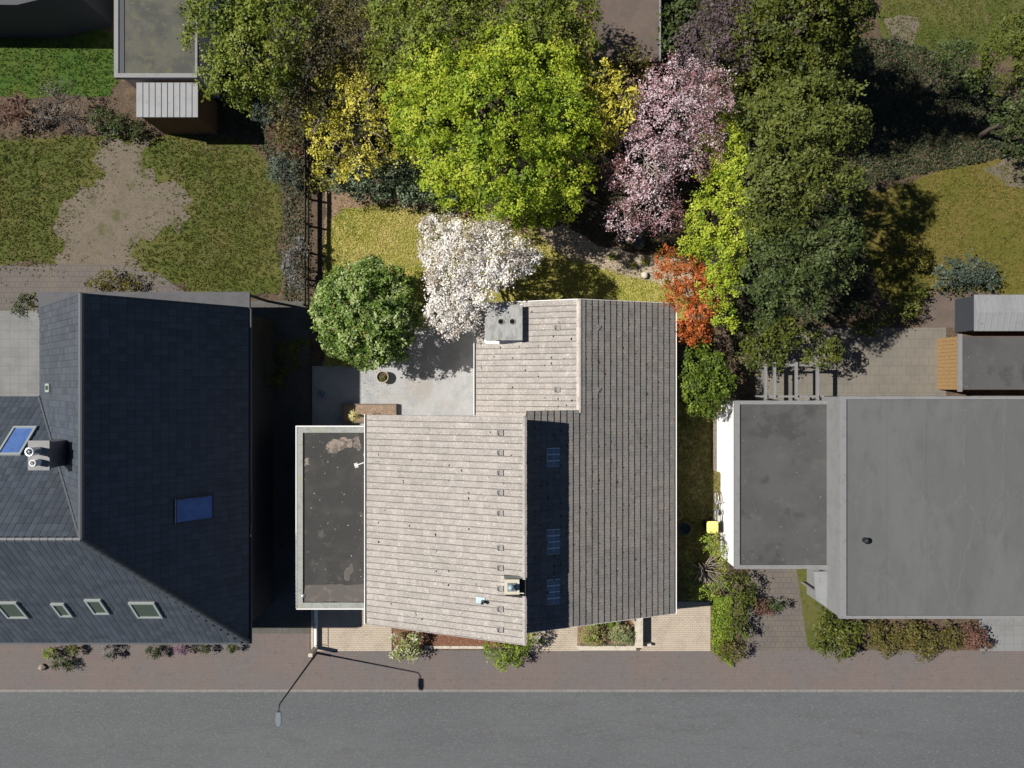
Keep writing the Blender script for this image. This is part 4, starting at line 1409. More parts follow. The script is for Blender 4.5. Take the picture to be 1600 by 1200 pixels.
wheelie_bin()

# ================================================================== LEFT NEIGHBOUR HOUSE
HXR, HZR = -17.80, 10.60       # north-south ridge
HXE, HZE = -12.92, 5.0         # east eave
HXW = -23.1                    # west eave
HYS, HYN = -12.63, 3.70        # south eave, north gable
HYR = -6.42                    # end of the ridge, cross ridge
lh = thing('navy_roofed_house', 'tall house with steep dark slate blue roof at left', 'house', (-18, -5, 0))
MB().box(HXW + .4, HXE - .4, HYS + .45, HYN - .15, 0, 4.9).build('wall', M['brick_dark'], lh)
MB().box(-34, HXW + .395, HYS + .45, -.95, 0, 4.9).build('wall', M['brick_dark'], lh)
gv = MB().add([(HXW + .4, HYN - .15, 4.9), (HXE - .4, HYN - .15, 4.9), (HXR, HYN - .15, HZR - .35), (HXW + .4, HYN - .4, 4.9), (HXE - .4, HYN - .4, 4.9), (HXR, HYN - .4, HZR - .35)],
              [(1, 0, 2), (3, 4, 5), (0, 1, 4, 3), (1, 2, 5, 4), (2, 0, 3, 5)])
gv.build('gable', M['brick_dark'], lh)


def solid_plane(name, pts, th, m, parent):
    pts = [Vector(p) for p in pts]
    n = (pts[1] - pts[0]).cross(pts[2] - pts[0]).normalized()
    if n.z < 0:
        pts.reverse()
        n = -n
    k = len(pts)
    v = pts + [p - n * th for p in pts]
    f = [tuple(range(k)), tuple(range(2 * k - 1, k - 1, -1))]
    f += [(i, k + i, k + (i + 1) % k, (i + 1) % k) for i in range(k)]
    return MB().add(v, f).build(name, m, parent)


WXF = -34.0
e_pts = [(HXE, HYN, HZE), (HXE, HYS, HZE), (HXR, HYR, HZR), (HXR, HYN, HZR)]
s_pts = [(HXE, HYS, HZE), (WXF, HYS, HZE), (WXF, HYR, HZR), (HXR, HYR, HZR)]
w_pts = [(HXW, HYN, HZE), (HXW, -.63, HZE), (HXR, HYR, HZR), (HXR, HYN, HZR)]
n_pts = [(HXW, -.63, HZE), (WXF, -.63, HZE), (WXF, HYR, HZR), (HXR, HYR, HZR)]
FLAT = [0, .006, .008, .008, .008, .008, .008, .006, .0]


def tiled(parent, pts, e0, along, up, L, Sl, m, tw=.3, gauge=.36, holes=()):
    rf = solid_plane('roof', pts, .18, m, parent)
    pl = Plane(e0, along, up, L, Sl, tw, gauge)
    # polygon in (u, v)
    uv = [((Vector(p) - pl.e0).dot(pl.a), (Vector(p) - pl.e0).dot(pl.s)) for p in pts]
    geo = tile_geo(pl.tw, pl.g, lift=.034, prof=FLAT, last=.965)
    uu, vv_ = np.meshgrid((np.arange(pl.nu) + .5) * pl.tw, (np.arange(pl.nv) + .5) * pl.g)
    ok = inpoly(uu.ravel(), vv_.ravel(), uv)
    for hx in holes:
        ok &= ~inpoly(uu.ravel(), vv_.ravel(), hx)
    ms = [pl.mtx(a - pl.tw / 2, b - pl.g / 2, .004, 0, R.gauss(0, .004)) for a, b, k in zip(uu.ravel(), vv_.ravel(), ok) if k]
    o = joined('roof_tiles', geo, ms, m, rf, [R.random() * .999 for _ in ms])
    o['kind'] = 'stuff'
    return rf, pl


rise = HZR - HZE
re_, pe = tiled(lh, e_pts, (HXE, HYS, HZE), (0, 1, 0), (HXR - HXE, 0, rise), HYN - HYS, math.hypot(HXR - HXE, rise), M['navy_tile'])
rs_, ps = tiled(lh, s_pts, (WXF, HYS, HZE), (1, 0, 0), (0, HYR - HYS, rise), HXE - WXF, math.hypot(HYR - HYS, rise), M['navy_tile'])
rw_, pw = tiled(lh, w_pts, (HXW, HYN, HZE), (0, -1, 0), (HXR - HXW, 0, rise), HYN - HYR, math.hypot(HXR - HXW, rise), M['navy_tile'])
rn_, pn = tiled(lh, n_pts, (HXR, -.63, HZE), (-1, 0, 0), (0, HYR + .63, rise), HXR - WXF, math.hypot(HYR + .63, rise), M['navy_tile'])
caps((HXR, HYN + .02, HZR + .0), (HXR, HYR, HZR + .0), .13, lh, M['navy_ridge'])
caps((HXR, HYR, HZR + .0), (-32, HYR, HZR + .0), .13, lh, M['navy_ridge'])
caps((HXE + .02, HYS + .02, HZE + .06), (HXR, HYR, HZR + .06), .15, lh, M['navy_ridge'], 'hip_tile')
mb = MB()
mb.tube([(HXW, -.63, HZE + .06), (HXR, HYR, HZR + .03)], .09, 6)
mb.build('valley', M['navy_ridge'], lh)
mb = MB().box(HXE + .0, HXE + .14, HYS - .1, HYN, HZE - .16, HZE - .02)
mb.build('gutter', M['trim_dark'], lh)
MB().box(WXF, HXE, HYS - .14, HYS - .0, HZE - .16, HZE - .02).build('gutter', M['navy_ridge'], lh)
a_, b_ = Vector((HXE, HYN + .03, HZE - .02)), Vector((HXR, HYN + .03, HZR - .02))
MB().obox((a_ + b_) / 2, (b_ - a_) / 2, (0, .03, 0), (0, 0, .09)).build('verge_board', M['navy_ridge'], lh)
a_ = Vector((HXW, HYN + .03, HZE - .02))
MB().obox((a_ + b_) / 2, (b_ - a_) / 2, (0, .03, 0), (0, 0, .09)).build('verge_board', M['navy_ridge'], lh)
# canopy strip beyond the gable
cz = 3.0
c0, c1 = P(60, 456, cz), P(390, 456, cz)
cn = thing('canopy', 'narrow grey flat canopy along the north gable of the slate blue house', 'canopy', ((c0.x + c1.x) / 2, 4.2, 0))
MB().box(c0.x, c1.x, 3.58, c0.y, cz - .16, cz).build('slab', M['grey_slab'], cn)
for k in range(4):
    x = c0.x + .1 + k * (c1.x - c0.x - .2) / 3
    MB().box(x - .06, x + .06, c0.y - .2, c0.y - .08, 0, cz - .16).build('post', M['trim_dark'], cn)


def skylight(pl, rf, px, py, w, h, glass='skylight_glass', frame='skylight_frame', fw=.10):
    # find the spot on the plane seen at that photo coordinate
    best = None
    d = P(px, py, 0) - CAMV
    t = (pl.e0 - CAMV).dot(pl.n) / d.dot(pl.n)
    q = CAMV + d * t
    u, v = (q - pl.e0).dot(pl.a), (q - pl.e0).dot(pl.s)
    mb = MB()
    for (du, dv, hu, hv) in ((0, h / 2, w / 2, fw / 2), (0, -h / 2, w / 2, fw / 2), (-w / 2 + fw / 2, 0, fw / 2 - .001, h / 2 - fw / 2 - .001), (w / 2 - fw / 2, 0, fw / 2 - .001, h / 2 - fw / 2 - .001)):
        mb.obox(pl.pt(u + du, v + dv, .08), pl.a * hu, pl.s * hv, pl.n * .05)
    f = mb.build('roof_window', M[frame], rf)
    g = MB()
    g.obox(pl.pt(u, v, .07), pl.a * (w / 2 - fw), pl.s * (h / 2 - fw * .5), pl.n * .02)
    g.build('pane', M[glass], lh)
    return f


for px, w, h in ((20, 1.0, 1.25), (98, .62, 1.0), (153, .75, 1.1), (229, 1.2, 1.2)):
    skylight(ps, lh, px, 951 if px != 153 else 946, w, h)
skylight(pe, lh, 303, 795, 1.15, 1.75, 'blue_glass', 'trim_dark', .06)
skylight(pn, lh, 28, 690, 1.1, 1.6, 'blue_glass')
skylight(pw, lh, 78, 606, .4, .7)
cq = P(58, 712, 10.4)
lc = MB().box(cq.x - .38, cq.x + .38, cq.y - .55, cq.y + .55, 7.0, 10.2).build('chimney', M['trim_grey'], lh)
MB().box(cq.x - .45, cq.x + .45, cq.y - .62, cq.y + .62, 10.2, 10.3).build('chimney_cap', M['trim_grey'], lc)
MB().lathe((cq.x, cq.y + .2, 10.3), [(.17, 0), (.17, .55), (.2, .56), (.2, .6), (.12, .6), (.12, .3)], 18).build('flue', M['bright_metal'], lc, True)
MB().lathe((cq.x, cq.y - .28, 10.3), [(.14, 0), (.14, .4), (.1, .4), (.1, .2)], 18).build('flue', M['white_paint'], lc, True)

# ================================================================== RIGHT NEIGHBOUR HOUSE
rz = 4.2
rx0, rx1 = P(1312, 0, rz).x, 36.0
ry0, ry1 = P(0, 967, rz).y, P(0, 619, rz).y
rh = thing('grey_flat_roof_house', 'long house with a mottled grey flat roof at the right edge', 'house', ((rx0 + rx1) / 2, -5, 0))
MB().box(rx0 + .04, rx1, ry0 + .05, ry1 - .05, 0, 4.05).build('wall', M['grey_wall'], rh)
MB().box(rx0 + .15, rx1, ry0 + .15, ry1 - .15, 4.055, 4.10).build('roof', M['flat_grey'], rh)
pr = MB().box(rx0, rx0 + .34, ry0, ry1, 3.98, rz)
pr.box(rx0 + .343, rx1, ry0, ry0 + .16, 3.98, rz - .003)
pr.box(rx0 + .343, rx1, ry1 - .16, ry1, 3.98, rz - .003)
pr.build('roof_edge', M['trim_grey'], rh)
sm = MB()
for k in range(1, 9):
    sm.box(rx0 + .36 + k * 2.0, rx0 + .40 + k * 2.0, ry0 + .18, ry1 - .18, 4.1, 4.112)
sm.build('felt_seam', M['flat_grey'], rh)
q = P(1354, 845, 4.3)
MB().lathe((q.x, q.y, 4.1), [(.14, 0), (.12, .25), (.16, .27), (.0, .33)], 14).build('vent_pipe', M['dark_metal'], rh, True)
q = P(1420, 628, 4.2)
cp = thing('entrance_canopy', 'pale angular entrance canopy at the front corner of the grey flat roofed house', 'canopy', (P(1295, 925, 3).x, P(1295, 925, 3).y, 0))
pts = [tuple(P(x, y, 2.6).to_2d()) for x, y in ((1272, 893), (1313, 893), (1313, 962), (1276, 938))]
MB().prism(pts, 2.46, 2.6).build('slab', M['panel_roof'], cp)
q = P(1282, 930, 2.46)
MB().box(q.x - .05, q.x + .05, q.y - .02, q.y + .08, 0, 2.455).build('post', M['trim_grey'], cp)

# sheds at right
ws = thing('wooden_shed', 'grey roofed shed with an orange brown timber wall behind the flat roofed house', 'shed', (26.3, 1.2, 0))
sz = 2.1
sx0, sx1 = P(1498, 0, sz).x, 31
sy0, sy1 = P(0, 612, sz).y, P(0, 522, sz).y
nb = 14
for i in range(nb):
    y0 = sy0 + .1 + (sy1 - sy0 - .2) * i / nb
    MB().box(sx0 + .08, sx0 + .11, y0 + .006, y0 + (sy1 - sy0 - .2) / nb - .006, 0, sz - .1).build('plank', M['wood_orange'], ws)
MB().box(sx0 + .112, sx1, sy0 + .1, sy1 - .1, 0, sz - .1).build('wall', M['wood_brown'], ws)
MB().box(sx0 + .2, sx1, sy0 + .12, sy1 - .12, sz - .098, sz - .04).build('roof', M['flat_dark'], ws)
MB().box(sx0, sx0 + .198, sy0, sy1, sz - .13, sz).build('roof_edge', M['trim_grey'], ws)
ms_ = thing('metal_shed', 'shed with pale silvery ridged roof and dark wall beside the orange brown shed', 'shed', (26.8, 4, 0))
mz = 1.9
mx0, mx1, my0, my1 = P(1524, 0, mz).x, 29.5, P(0, 517, mz).y, P(0, 460, mz).y
MB().box(mx0 + .05, mx1, my0 + .05, my1 - .05, 0, mz - .12).build('wall', M['trim_dark'], ms_)
mid = (my0 + my1) / 2
v = [(mx0, my0, mz - .12), (mx1, my0, mz - .12), (mx1, mid, mz + .15), (mx0, mid, mz + .15), (mx0, my1, mz - .12), (mx1, my1, mz - .12)]
MB().add(v, [(0, 1, 2, 3), (3, 2, 5, 4), (0, 3, 4), (1, 5, 2), (0, 4, 5, 1)]).build('roof', M['panel_roof'], ms_)
rbm = MB()
for k in range(12):
    x = mx0 + .15 + k * .33
    for s, ya in ((1, my0), (-1, my1)):
        A, B_ = Vector((x, ya, mz - .105)), Vector((x, mid, mz + .165))
        rbm.obox((A + B_) / 2, (B_ - A) / 2, (.02, 0, 0), (0, 0, .012))
rbm.build('roof_rib', M['panel_roof'], ms_)
# pergola
pg = thing('pergola', 'open pergola of pale beams north of the dark garage roof', 'pergola', (14.3, .2, 0))
pzz = 2.3
py0, py1 = P(0, 624, pzz).y, P(0, 566, pzz).y
for px in (1197, 1211, 1245, 1278):
    x = P(px, 0, pzz).x
    MB().box(x - .06, x + .06, py0, py1, pzz - .16, pzz).build('beam', M['trim_grey'], pg)
xa, xb = P(1190, 0, pzz).x, P(1290, 0, pzz).x
for y in (py0 + .15, py1 - .15):
    MB().box(xa, xb, y - .05, y + .05, pzz - .32, pzz - .163).build('cross_beam', M['trim_grey'], pg)
    for x in (xa + .2, xb - .2):
        MB().box(x - .05, x + .05, y - .045, y + .045, 0, pzz - .323).build('post', M['trim_grey'], pg)

# ================================================================== TOP LEFT BUILDINGS
fz = 3.2
t0 = thing('moss_roofed_outbuilding', 'long outbuilding with mossy flat roof and pale edge at top left', 'outbuilding', (-19, 17, 0))
ox0, ox1 = P(178, 0, fz).x, P(308, 0, fz).x
oy0 = P(0, 121, fz).y
oy1 = oy0 + 12
MB().box(ox0 + .2, ox1 - .1, oy0 + .15, oy1, 0, fz - .15).build('wall', M['render_wall'], t0)
MB().box(ox0 + .1, ox1 - .05, oy0 + .1, oy1, fz - .148, fz - .08).build('roof', M['flat_moss'], t0)
ed_ = MB().box(ox0, ox0 + .22, oy0, oy1, fz - .25, fz)
ed_.box(ox0 + .223, ox1, oy0, oy0 + .22, fz - .25, fz - .003)
ed_.box(ox1 - .12, ox1, oy0 + .223, oy1, fz - .25, fz - .02)
ed_.build('roof_edge', M['trim_grey'], t0)
MB().box(ox0 + .24, ox0 + .5, oy0 + .24, oy1, fz - .079, fz - .05).build('gutter_strip', M['trim_dark'], t0)
hz_ = 2.9
t1 = thing('white_roofed_shed', 'small shed with a pale panel roof and brown board wall at top left', 'shed', (-18, 14.5, 0))
hx0, hx1 = P(213, 0, hz_).x, P(309, 0, hz_).x
hy0, hy1 = P(0, 183, hz_).y, P(0, 129, hz_).y
MB().box(hx0 + .1, hx1 - .1, hy0 + .13, hy1, 0, hz_ - .1).build('wall', M['wood_brown'], t1)
nb = 12
for i in range(nb):
    w_ = (hx1 - hx0 - .2) / nb
    MB().box(hx0 + .1 + i * w_ + .006, hx0 + .1 + (i + 1) * w_ - .006, hy0 + .10, hy0 + .128, 0, hz_ - .1).build('plank', M['wood_brown'], t1)
MB().box(hx0, hx1, hy0, hy1, hz_ - .098, hz_).build('roof', M['panel_roof'], t1)
rbm = MB()
for k in range(1, 10):
    x = hx0 + (hx1 - hx0) * k / 10
    rbm.box(x - .018, x + .018, hy0 + .01, hy1 - .01, hz_ + .001, hz_ + .03)
rbm.build('roof_rib', M['panel_roof'], t1)
t2 = thing('dark_walled_house', 'building with a dark shaded wall at the top left corner', 'house', (-30, 22, 0))
MB().prism([(-40, 19.45), (-25.2, 19.3), (-22.3, 20.0), (-22.3, 30), (-40, 30)], 0, 3.6).build('wall', M['trim_dark'], t2)
MB().prism([(-40, 19.75), (-25.2, 19.6), (-22.6, 20.3), (-22.6, 30), (-40, 30)], 3.603, 3.75).build('roof', M['panel_roof'], t2)
t3 = thing('brown_flat_shed', 'brown flat roofed shed half hidden by trees at the top', 'shed', (6.2, 20, 0))
b0, b1 = P(925, 0, 2.6).x, P(1030, 0, 2.6).x
bb = P(0, 95, 2.6).y
MB().box(b0 + .1, b1 - .1, bb + .1, bb + 8, 0, 2.45).build('wall', M['wood_brown'], t3)
MB().box(b0, b1, bb, bb + 8, 2.452, 2.56).build('roof', M['brown_roof'], t3)
MB().box(b1 + .002, b1 + .09, bb, bb + 8, 2.42, 2.6).build('roof_edge', M['trim_grey'], t3)

# ================================================================== STREET LAMP
lb = G(495, 1020)
lamp = thing('street_lamp', 'tall thin street lamp on the pavement below the left driveway', 'street lamp', (lb[0], lb[1], .004))
MB().tube([(lb[0], lb[1], 0), (lb[0], lb[1], .9), (lb[0], lb[1], .92), (lb[0], lb[1], 6.5)], [.07, .07, .05, .035], 12).build('pole', M['dark_metal'], lamp, True)
MB().tube([(lb[0], lb[1], 6.45), (lb[0], lb[1] - .1, 6.62), (lb[0], lb[1] - .35, 6.68)], [.035, .03, .03], 8).build('arm', M['dark_metal'], lamp, True)
hd = MB().prism([(lb[0] - .11, lb[1] - .3), (lb[0] + .11, lb[1] - .3), (lb[0] + .13, lb[1] - .75), (lb[0] + .06, lb[1] - .95), (lb[0] - .06, lb[1] - .95), (lb[0] - .13, lb[1] - .75)], 6.64, 6.74)
hd.build('lamp_head', M['grey_metal'], lamp)
MB().box(lb[0] - .08, lb[0] + .08, lb[1] - .82, lb[1] - .42, 6.615, 6.638).build('lens', M['trim_grey'], lamp)

# ================================================================== TREES AND SHRUBS
plant('lime_tree', 'large bright lime green tree behind the white magnolia', 'tree',
      [(700, 180, 72, 7), (790, 170, 84, 8), (870, 190, 66, 7.5), (660, 200, 52, 6), (720, 255, 62, 6.5), (800, 265, 78, 7), (872, 268, 55, 6.3), (834, 324, 38, 3.4), (772, 312, 46, 5), (694, 292, 36, 4.8), (740, 140, 60, 7.5), (850, 135, 60, 7.3), (645, 150, 42, 6.3), (640, 190, 30, 6), (690, 108, 50, 7.2), (790, 100, 56, 7.5), (868, 104, 40, 7), (908, 228, 26, 5.6), (815, 345, 26, 3.4), (880, 318, 28, 3.2)],
      'lime', base=(800, 270), r0=.22, top_z=3.5, seed=21, leaf=.12, clump=.40, per=42, tint=(.55, .25), twigs=60, inner=.25, spread=.72, up=.75)
plant('yellow_blossom_tree', 'sparse yellow flowering tree in the upper left corner of the garden', 'tree',
      [(512, 150, 36, 4.5), (578, 150, 40, 5), (520, 222, 36, 4), (600, 196, 34, 4.6), (562, 262, 30, 3.4), (502, 280, 20, 2.6), (634, 240, 20, 3.6), (545, 195, 26, 3.6), (616, 150, 24, 4.8), (545, 130, 34, 4.6), (500, 185, 30, 4.2), (590, 240, 26, 3.6), (520, 262, 24, 3)],
      'yellow', base=(558, 220), r0=.10, seed=22, leaf=.115, clump=.38, per=24, fill=.85, up=.5, spread=.75, twigs=160, tr=.013, bark='twig_pale', tint=(.52, .28), bvar=.14)
plant('yellow_blossom_tree', 'yellow flowering tree between the lime green tree and the pink tree', 'tree',
      [(932, 165, 34, 6.6), (956, 190, 32, 6.6), (942, 222, 22, 6.2), (970, 145, 28, 6.6), (920, 140, 26, 6.6), (940, 125, 28, 6.6)],
      'yellow', base=(945, 205), r0=.09, seed=23, leaf=.12, clump=.34, per=22, fill=.9, spread=.75, twigs=70, tr=.01, bark='twig_grey', tint=(.62, .2))
plant('pink_blossom_tree', 'pink blossoming tree with purple leaves at the upper right of the garden', 'tree',
      [(1050, 182, 62, 6.5), (1100, 152, 38, 6.6), (1002, 205, 40, 6), (1010, 255, 52, 6), (1078, 238, 50, 6), (962, 268, 26, 5.4), (1020, 316, 42, 5), (976, 344, 32, 4.6), (1042, 340, 30, 4.6), (1060, 138, 50, 6.6), (1112, 205, 24, 6.2), (1000, 155, 30, 6), (1122, 160, 26, 6.5), (1118, 130, 24, 6.6)],
      'pink', base=(1030, 270), r0=.16, top_z=3, seed=24, leaf=.09, clump=.30, per=22, fill=.85, spread=.9, twigs=300, tr=.012, bark='twig_pale', tint=(.55, .24), up=.5, bvar=.15)
plant('lime_shrub_tree', 'yellow green tree along the right edge behind the orange shrub', 'tree',
      [(1112, 232, 28, 4.8), (1122, 290, 36, 5.2), (1108, 348, 38, 5), (1082, 382, 26, 4.2), (1132, 396, 34, 5), (1122, 448, 32, 4.8), (1132, 498, 20, 4.2), (1128, 180, 20, 5.4), (1138, 220, 26, 5.6), (1146, 260, 28, 5.6), (1150, 320, 30, 5.6), (1148, 360, 28, 5.4)],
      'lime2', base=(1125, 370), r0=.13, seed=25, leaf=.11, clump=.34, per=40, tint=(.55, .24), twigs=40, spread=.7, up=.7)
plant('magnolia_tree', 'white blossoming magnolia beside the big chimney', 'tree',
      [(690, 370, 34, 5), (722, 400, 50, 5.4), (780, 402, 46, 5.4), (814, 405, 28, 5), (700, 440, 36, 4.9), (742, 448, 42, 5), (694, 488, 29, 4.4), (724, 494, 27, 4.4), (762, 370, 32, 5), (704, 515, 13, 4), (672, 352, 17, 4.8), (670, 400, 17, 4.6), (832, 405, 14, 4.8)],
      'magnolia', base=(742, 440), r0=.13, top_z=2.2, seed=26, leaf=.105, clump=.27, per=24, tint=(.68, .24), twigs=220, tr=.010, bark='twig_pale', fill=1.35, inner=.45, up=.6)
plant('round_evergreen', 'dense round glossy green evergreen at the corner of the patio', 'tree',
      [(577, 490, 80, 2.9, .98)] + [(577 + 64 * math.cos(k * .785), 490 + 64 * math.sin(k * .785), 24, 2.6 + .3 * math.sin(k * 2.1), 1.0) for k in range(8)]
      + [(560, 470, 40, 3.9, .9), (600, 500, 38, 3.9, .9), (566, 520, 34, 3.8, .9)],
      'round', base=(577, 495), r0=.12, top_z=1.2, seed=27, leaf=.13, clump=.30, per=26, tint=(.5, .24), inner=.3, spread=.66, up=.75, fill=1.5)
shrub('fiery orange red shrub at the north east corner of the house',
      [(1066, 430, 34, 3.8), (1094, 446, 32, 4.0), (1046, 412, 24, 3.2), (1084, 498, 30, 3.4), (1068, 520, 18, 2.8), (1108, 474, 20, 3.8), (1058, 462, 24, 3.4), (1094, 520, 20, 3.0)],
      'orange', seed=28, leaf=.11, clump=.31, per=28, r0=.06, tint=(.58, .26), spread=.7, base=(1082, 480))
shrub('rounded dark yellow green bush between the east wall and the white wall',
      [(1096, 580, 40, 2.3, .98), (1099, 613, 40, 2.3, .98), (1122, 596, 28, 2.3, .98)],
      'bush', seed=29, leaf=.12, clump=.34, per=30, r0=.06, base=(1100, 600), inner=.25, spread=.66, up=.75, fill=1.6)
shrub('dark glossy laurel hedge along the top of the lawn', [(560, 284, 24, 1.5), (596, 288, 26, 1.6), (636, 296, 25, 1.6), (668, 304, 20, 1.4), (698, 316, 16, 1.2), (620, 266, 24, 1.7), (655, 272, 24, 1.8), (530, 290, 16, 1.3)], 'laurel', seed=30, name='laurel_hedge', cat='hedge', leaf=.14, clump=.26, per=18)
# bare branched shrub at lower right
bs = shrub('straggly shrub with bare pale branches beside the yellow lidded bin', [(1108, 846, 15, 1.5), (1124, 860, 13, 1.5), (1090, 928, 14, 1.1), (1112, 924, 12, 1.1), (1128, 905, 12, 1.3), (1130, 880, 9, 1.4), (1076, 896, 9, 1.0), (1072, 868, 8, 1.0), (1082, 916, 9, 1.0)], 'hedge', seed=32, base=(1094, 885), bark='twig_pale', r0=.05, twigs=60, tr=.012, leaf=.09, clump=.2, per=14, fill=.8)
mb = MB()
rg = random.Random(4)
b0_ = Vector((*G(1098, 888), .05))
for k in range(26):
    a_ = rg.uniform(0, 6.283)
    L_ = rg.uniform(.6, 1.25)
    e_ = b0_ + Vector((math.cos(a_) * L_ * .8, math.sin(a_) * L_ * 1.25, rg.uniform(.7, 1.7)))
    m_ = b0_.lerp(e_, .5) + Vector((rg.uniform(-.2, .2), rg.uniform(-.2, .2), .2))
    mb.tube([b0_, m_, e_], [.03, .02, .007], 5)
    for q in range(3):
        s_ = m_.lerp(e_, rg.uniform(0, .8))
        mb.tube([s_, s_ + Vector((rg.uniform(-.35, .35), rg.uniform(-.35, .35), rg.uniform(0, .4)))], [.012, .005], 4)
mb.build('branch', M['twig_pale'], bs, True)
# front plants
shrub('clipped bush covered in cream blossom at the left of the mulch bed', [(622, 998, 11, .75), (648, 998, 11, .75), (622, 1020, 11, .75), (646, 1020, 12, .75), (635, 1008, 12, .85)], 'blossom', seed=33, leaf=.1, clump=.18, per=16, base=(636, 1005))
shrub('dark green clipped hedge under the front corner of the pale roof', [(768, 1016, 13, 1.0), (792, 1020, 14, 1.2), (815, 1014, 13, 1.3), (785, 1033, 12, .9), (805, 1032, 10, .9), (828, 997, 10, 1.3)], 'hedge', seed=34, name='hedge', cat='hedge', base=(798, 1010))
shrub('green and brown rounded bush at the left behind the low front wall', [(920, 990, 13, .6), (932, 995, 13, .6), (928, 980, 11, .55), (916, 998, 8, .5)], 'heather', seed=35, base=(928, 990), leaf=.08, clump=.15)
shrub('green rounded bush with reddish tips at the right behind the low front wall', [(964, 993, 13, .65), (978, 992, 13, .65), (971, 984, 12, .65), (985, 998, 9, .5)], 'heath2', seed=36, base=(972, 992), leaf=.08, clump=.15)
shrub('small green plant close under the dark roof edge in the front bed', [(954, 973, 8, .5), (962, 970, 6, .45)], 'bush', seed=37, base=(957, 973), leaf=.09, clump=.15)
shrub('thin dark shrub beside the front path', [(838, 985, 9, .5), (845, 1000, 8, .4)], 'bush', seed=38, base=(834, 990), leaf=.09, clump=.2, fill=.5)
# trees beyond the garden, top
plant('broadleaf_tree', 'broad olive green tree at the top left of the rear gardens', 'tree', [(345, 40, 58, 6), (402, 88, 62, 6.3), (440, 30, 62, 6.8), (360, -10, 56, 6), (350, 116, 40, 5), (440, 130, 36, 5), (385, 150, 26, 4)], 'spring', base=(410, 110), seed=51, leaf=.14, clump=.42, per=34, spread=.75)
plant('khaki_tree', 'thin khaki tree above the yellow flowering tree', 'tree', [(500, 84, 46, 5), (545, 60, 52, 5.5), (480, 130, 36, 4.4), (455, 180, 34, 3.5), (520, 20, 52, 5.6), (570, 100, 36, 4.8), (455, 220, 24, 2.6), (535, 115, 34, 4.4)], 'khaki', base=(505, 120), seed=52, leaf=.13, clump=.42, per=28, fill=.85, twigs=60, bark='twig_grey')
plant('spring_green_tree', 'green tree directly above the left part of the lime tree', 'tree', [(632, 62, 54, 6.6), (700, 44, 62, 7.2), (660, 100, 46, 6), (605, 100, 34, 5.6), (690, -10, 56, 7), (610, 14, 46, 6.4), (715, 100, 44, 6.2)], 'spring', base=(665, 110), seed=53, leaf=.135, clump=.40, per=34, spread=.75, tint=(.6, .22))
plant('spring_green_tree', 'green tree with rounded crown at the top centre', 'tree', [(800, 44, 64, 7), (856, 62, 54, 6.8), (830, 95, 46, 6.2), (770, 92, 44, 6.4), (830, -4, 56, 7)], 'spring', base=(815, 120), seed=54, leaf=.135, clump=.40, per=34, spread=.75, tint=(.6, .22))
plant('spring_green_tree', 'lighter green tree left of the brown flat shed', 'tree', [(905, 66, 32, 6.2), (900, 26, 36, 6.5), (890, 102, 26, 5.6), (925, 100, 26, 5)], 'spring', base=(898, 120), seed=55, leaf=.135, clump=.40, per=34, spread=.75, tint=(.7, .2))
plant('khaki_tree', 'yellowish thin tree below the brown flat shed', 'tree', [(985, 104, 26, 4.8), (960, 95, 22, 4.8), (1010, 112, 20, 4.6)], 'khaki', base=(982, 140), seed=56, leaf=.16, clump=.42, per=15, fill=.75)
plant('dark_evergreen', 'small dark evergreen right of the brown flat shed', 'tree', [(1060, 30, 26, 4), (1075, 0, 26, 4), (1050, 70, 18, 3)], 'dark', base=(1050, 75), seed=57, leaf=.17, clump=.38, per=18)
plant('pink_blossom_tree', 'dull pink blossoming tree at the top edge right of centre', 'tree', [(1100, 72, 44, 5.6), (1150, 44, 42, 5.8), (1070, 100, 30, 5.2), (1165, 90, 26, 5.4), (1130, 10, 36, 5.8)], 'pink_dim', base=(1090, 120), seed=58, leaf=.13, clump=.36, per=18, twigs=100, bark='twig_grey')
# tall conifer: leans out of the frame only because it is tall
cx_, cy_ = 13.6, 16.6
cb = []
for i, (z, r) in enumerate(((1.8, 3.2), (3.2, 3.4), (4.8, 3.2), (6.4, 2.8), (8.0, 2.4), (9.6, 1.9), (11.2, 1.4), (12.6, .9), (13.8, .45))):
    for k in range(5):
        a_ = k * 1.2566 + i * .6
        cb.append((cx_ + math.cos(a_) * r * .55, cy_ + math.sin(a_) * r * .55, z, r * .58, .8))
plant('tall_conifer', 'tall dark conifer in the upper right garden casting a long shadow', 'tree', cb, 'conifer', base=(cx_, cy_), r0=.25, top_z=11.5, world=True, seed=59, leaf=.14, clump=.42, per=34, fill=.8, spread=.7)
plant('broad_olive_tree', 'broad olive green tree to the right of the pink blossom', 'tree', [(1212, 210, 53, 8.8), (1250, 230, 67, 9.8), (1215, 300, 67, 9.8), (1282, 170, 59, 10.0), (1290, 290, 50, 9.2), (1200, 165, 36, 8.2), (1206, 275, 42, 8.8), (1320, 200, 38, 9.2)], 'olive3', base=(1190, 320), r0=.2, top_z=3, seed=60, leaf=.14, clump=.42, per=36, spread=.75, up=.75)
plant('broad_olive_tree', 'olive green tree above the pergola at the right', 'tree', [(1202, 402, 48, 8.2), (1240, 400, 59, 9.0), (1290, 370, 46, 8.6), (1205, 460, 44, 7.6), (1255, 455, 42, 7.8), (1200, 345, 42, 8.4), (1310, 420, 33, 7.6)], 'olive', base=(1185, 440), r0=.18, top_z=2.8, seed=61, leaf=.14, clump=.42, per=36, spread=.75, up=.75)
shrub('leafy green bush left of the pergola top', [(1190, 528, 32, 2.2), (1225, 520, 28, 2.2), (1170, 560, 22, 1.8), (1205, 555, 24, 2)], 'olive2', seed=62, base=(1195, 540), leaf=.15, clump=.3)
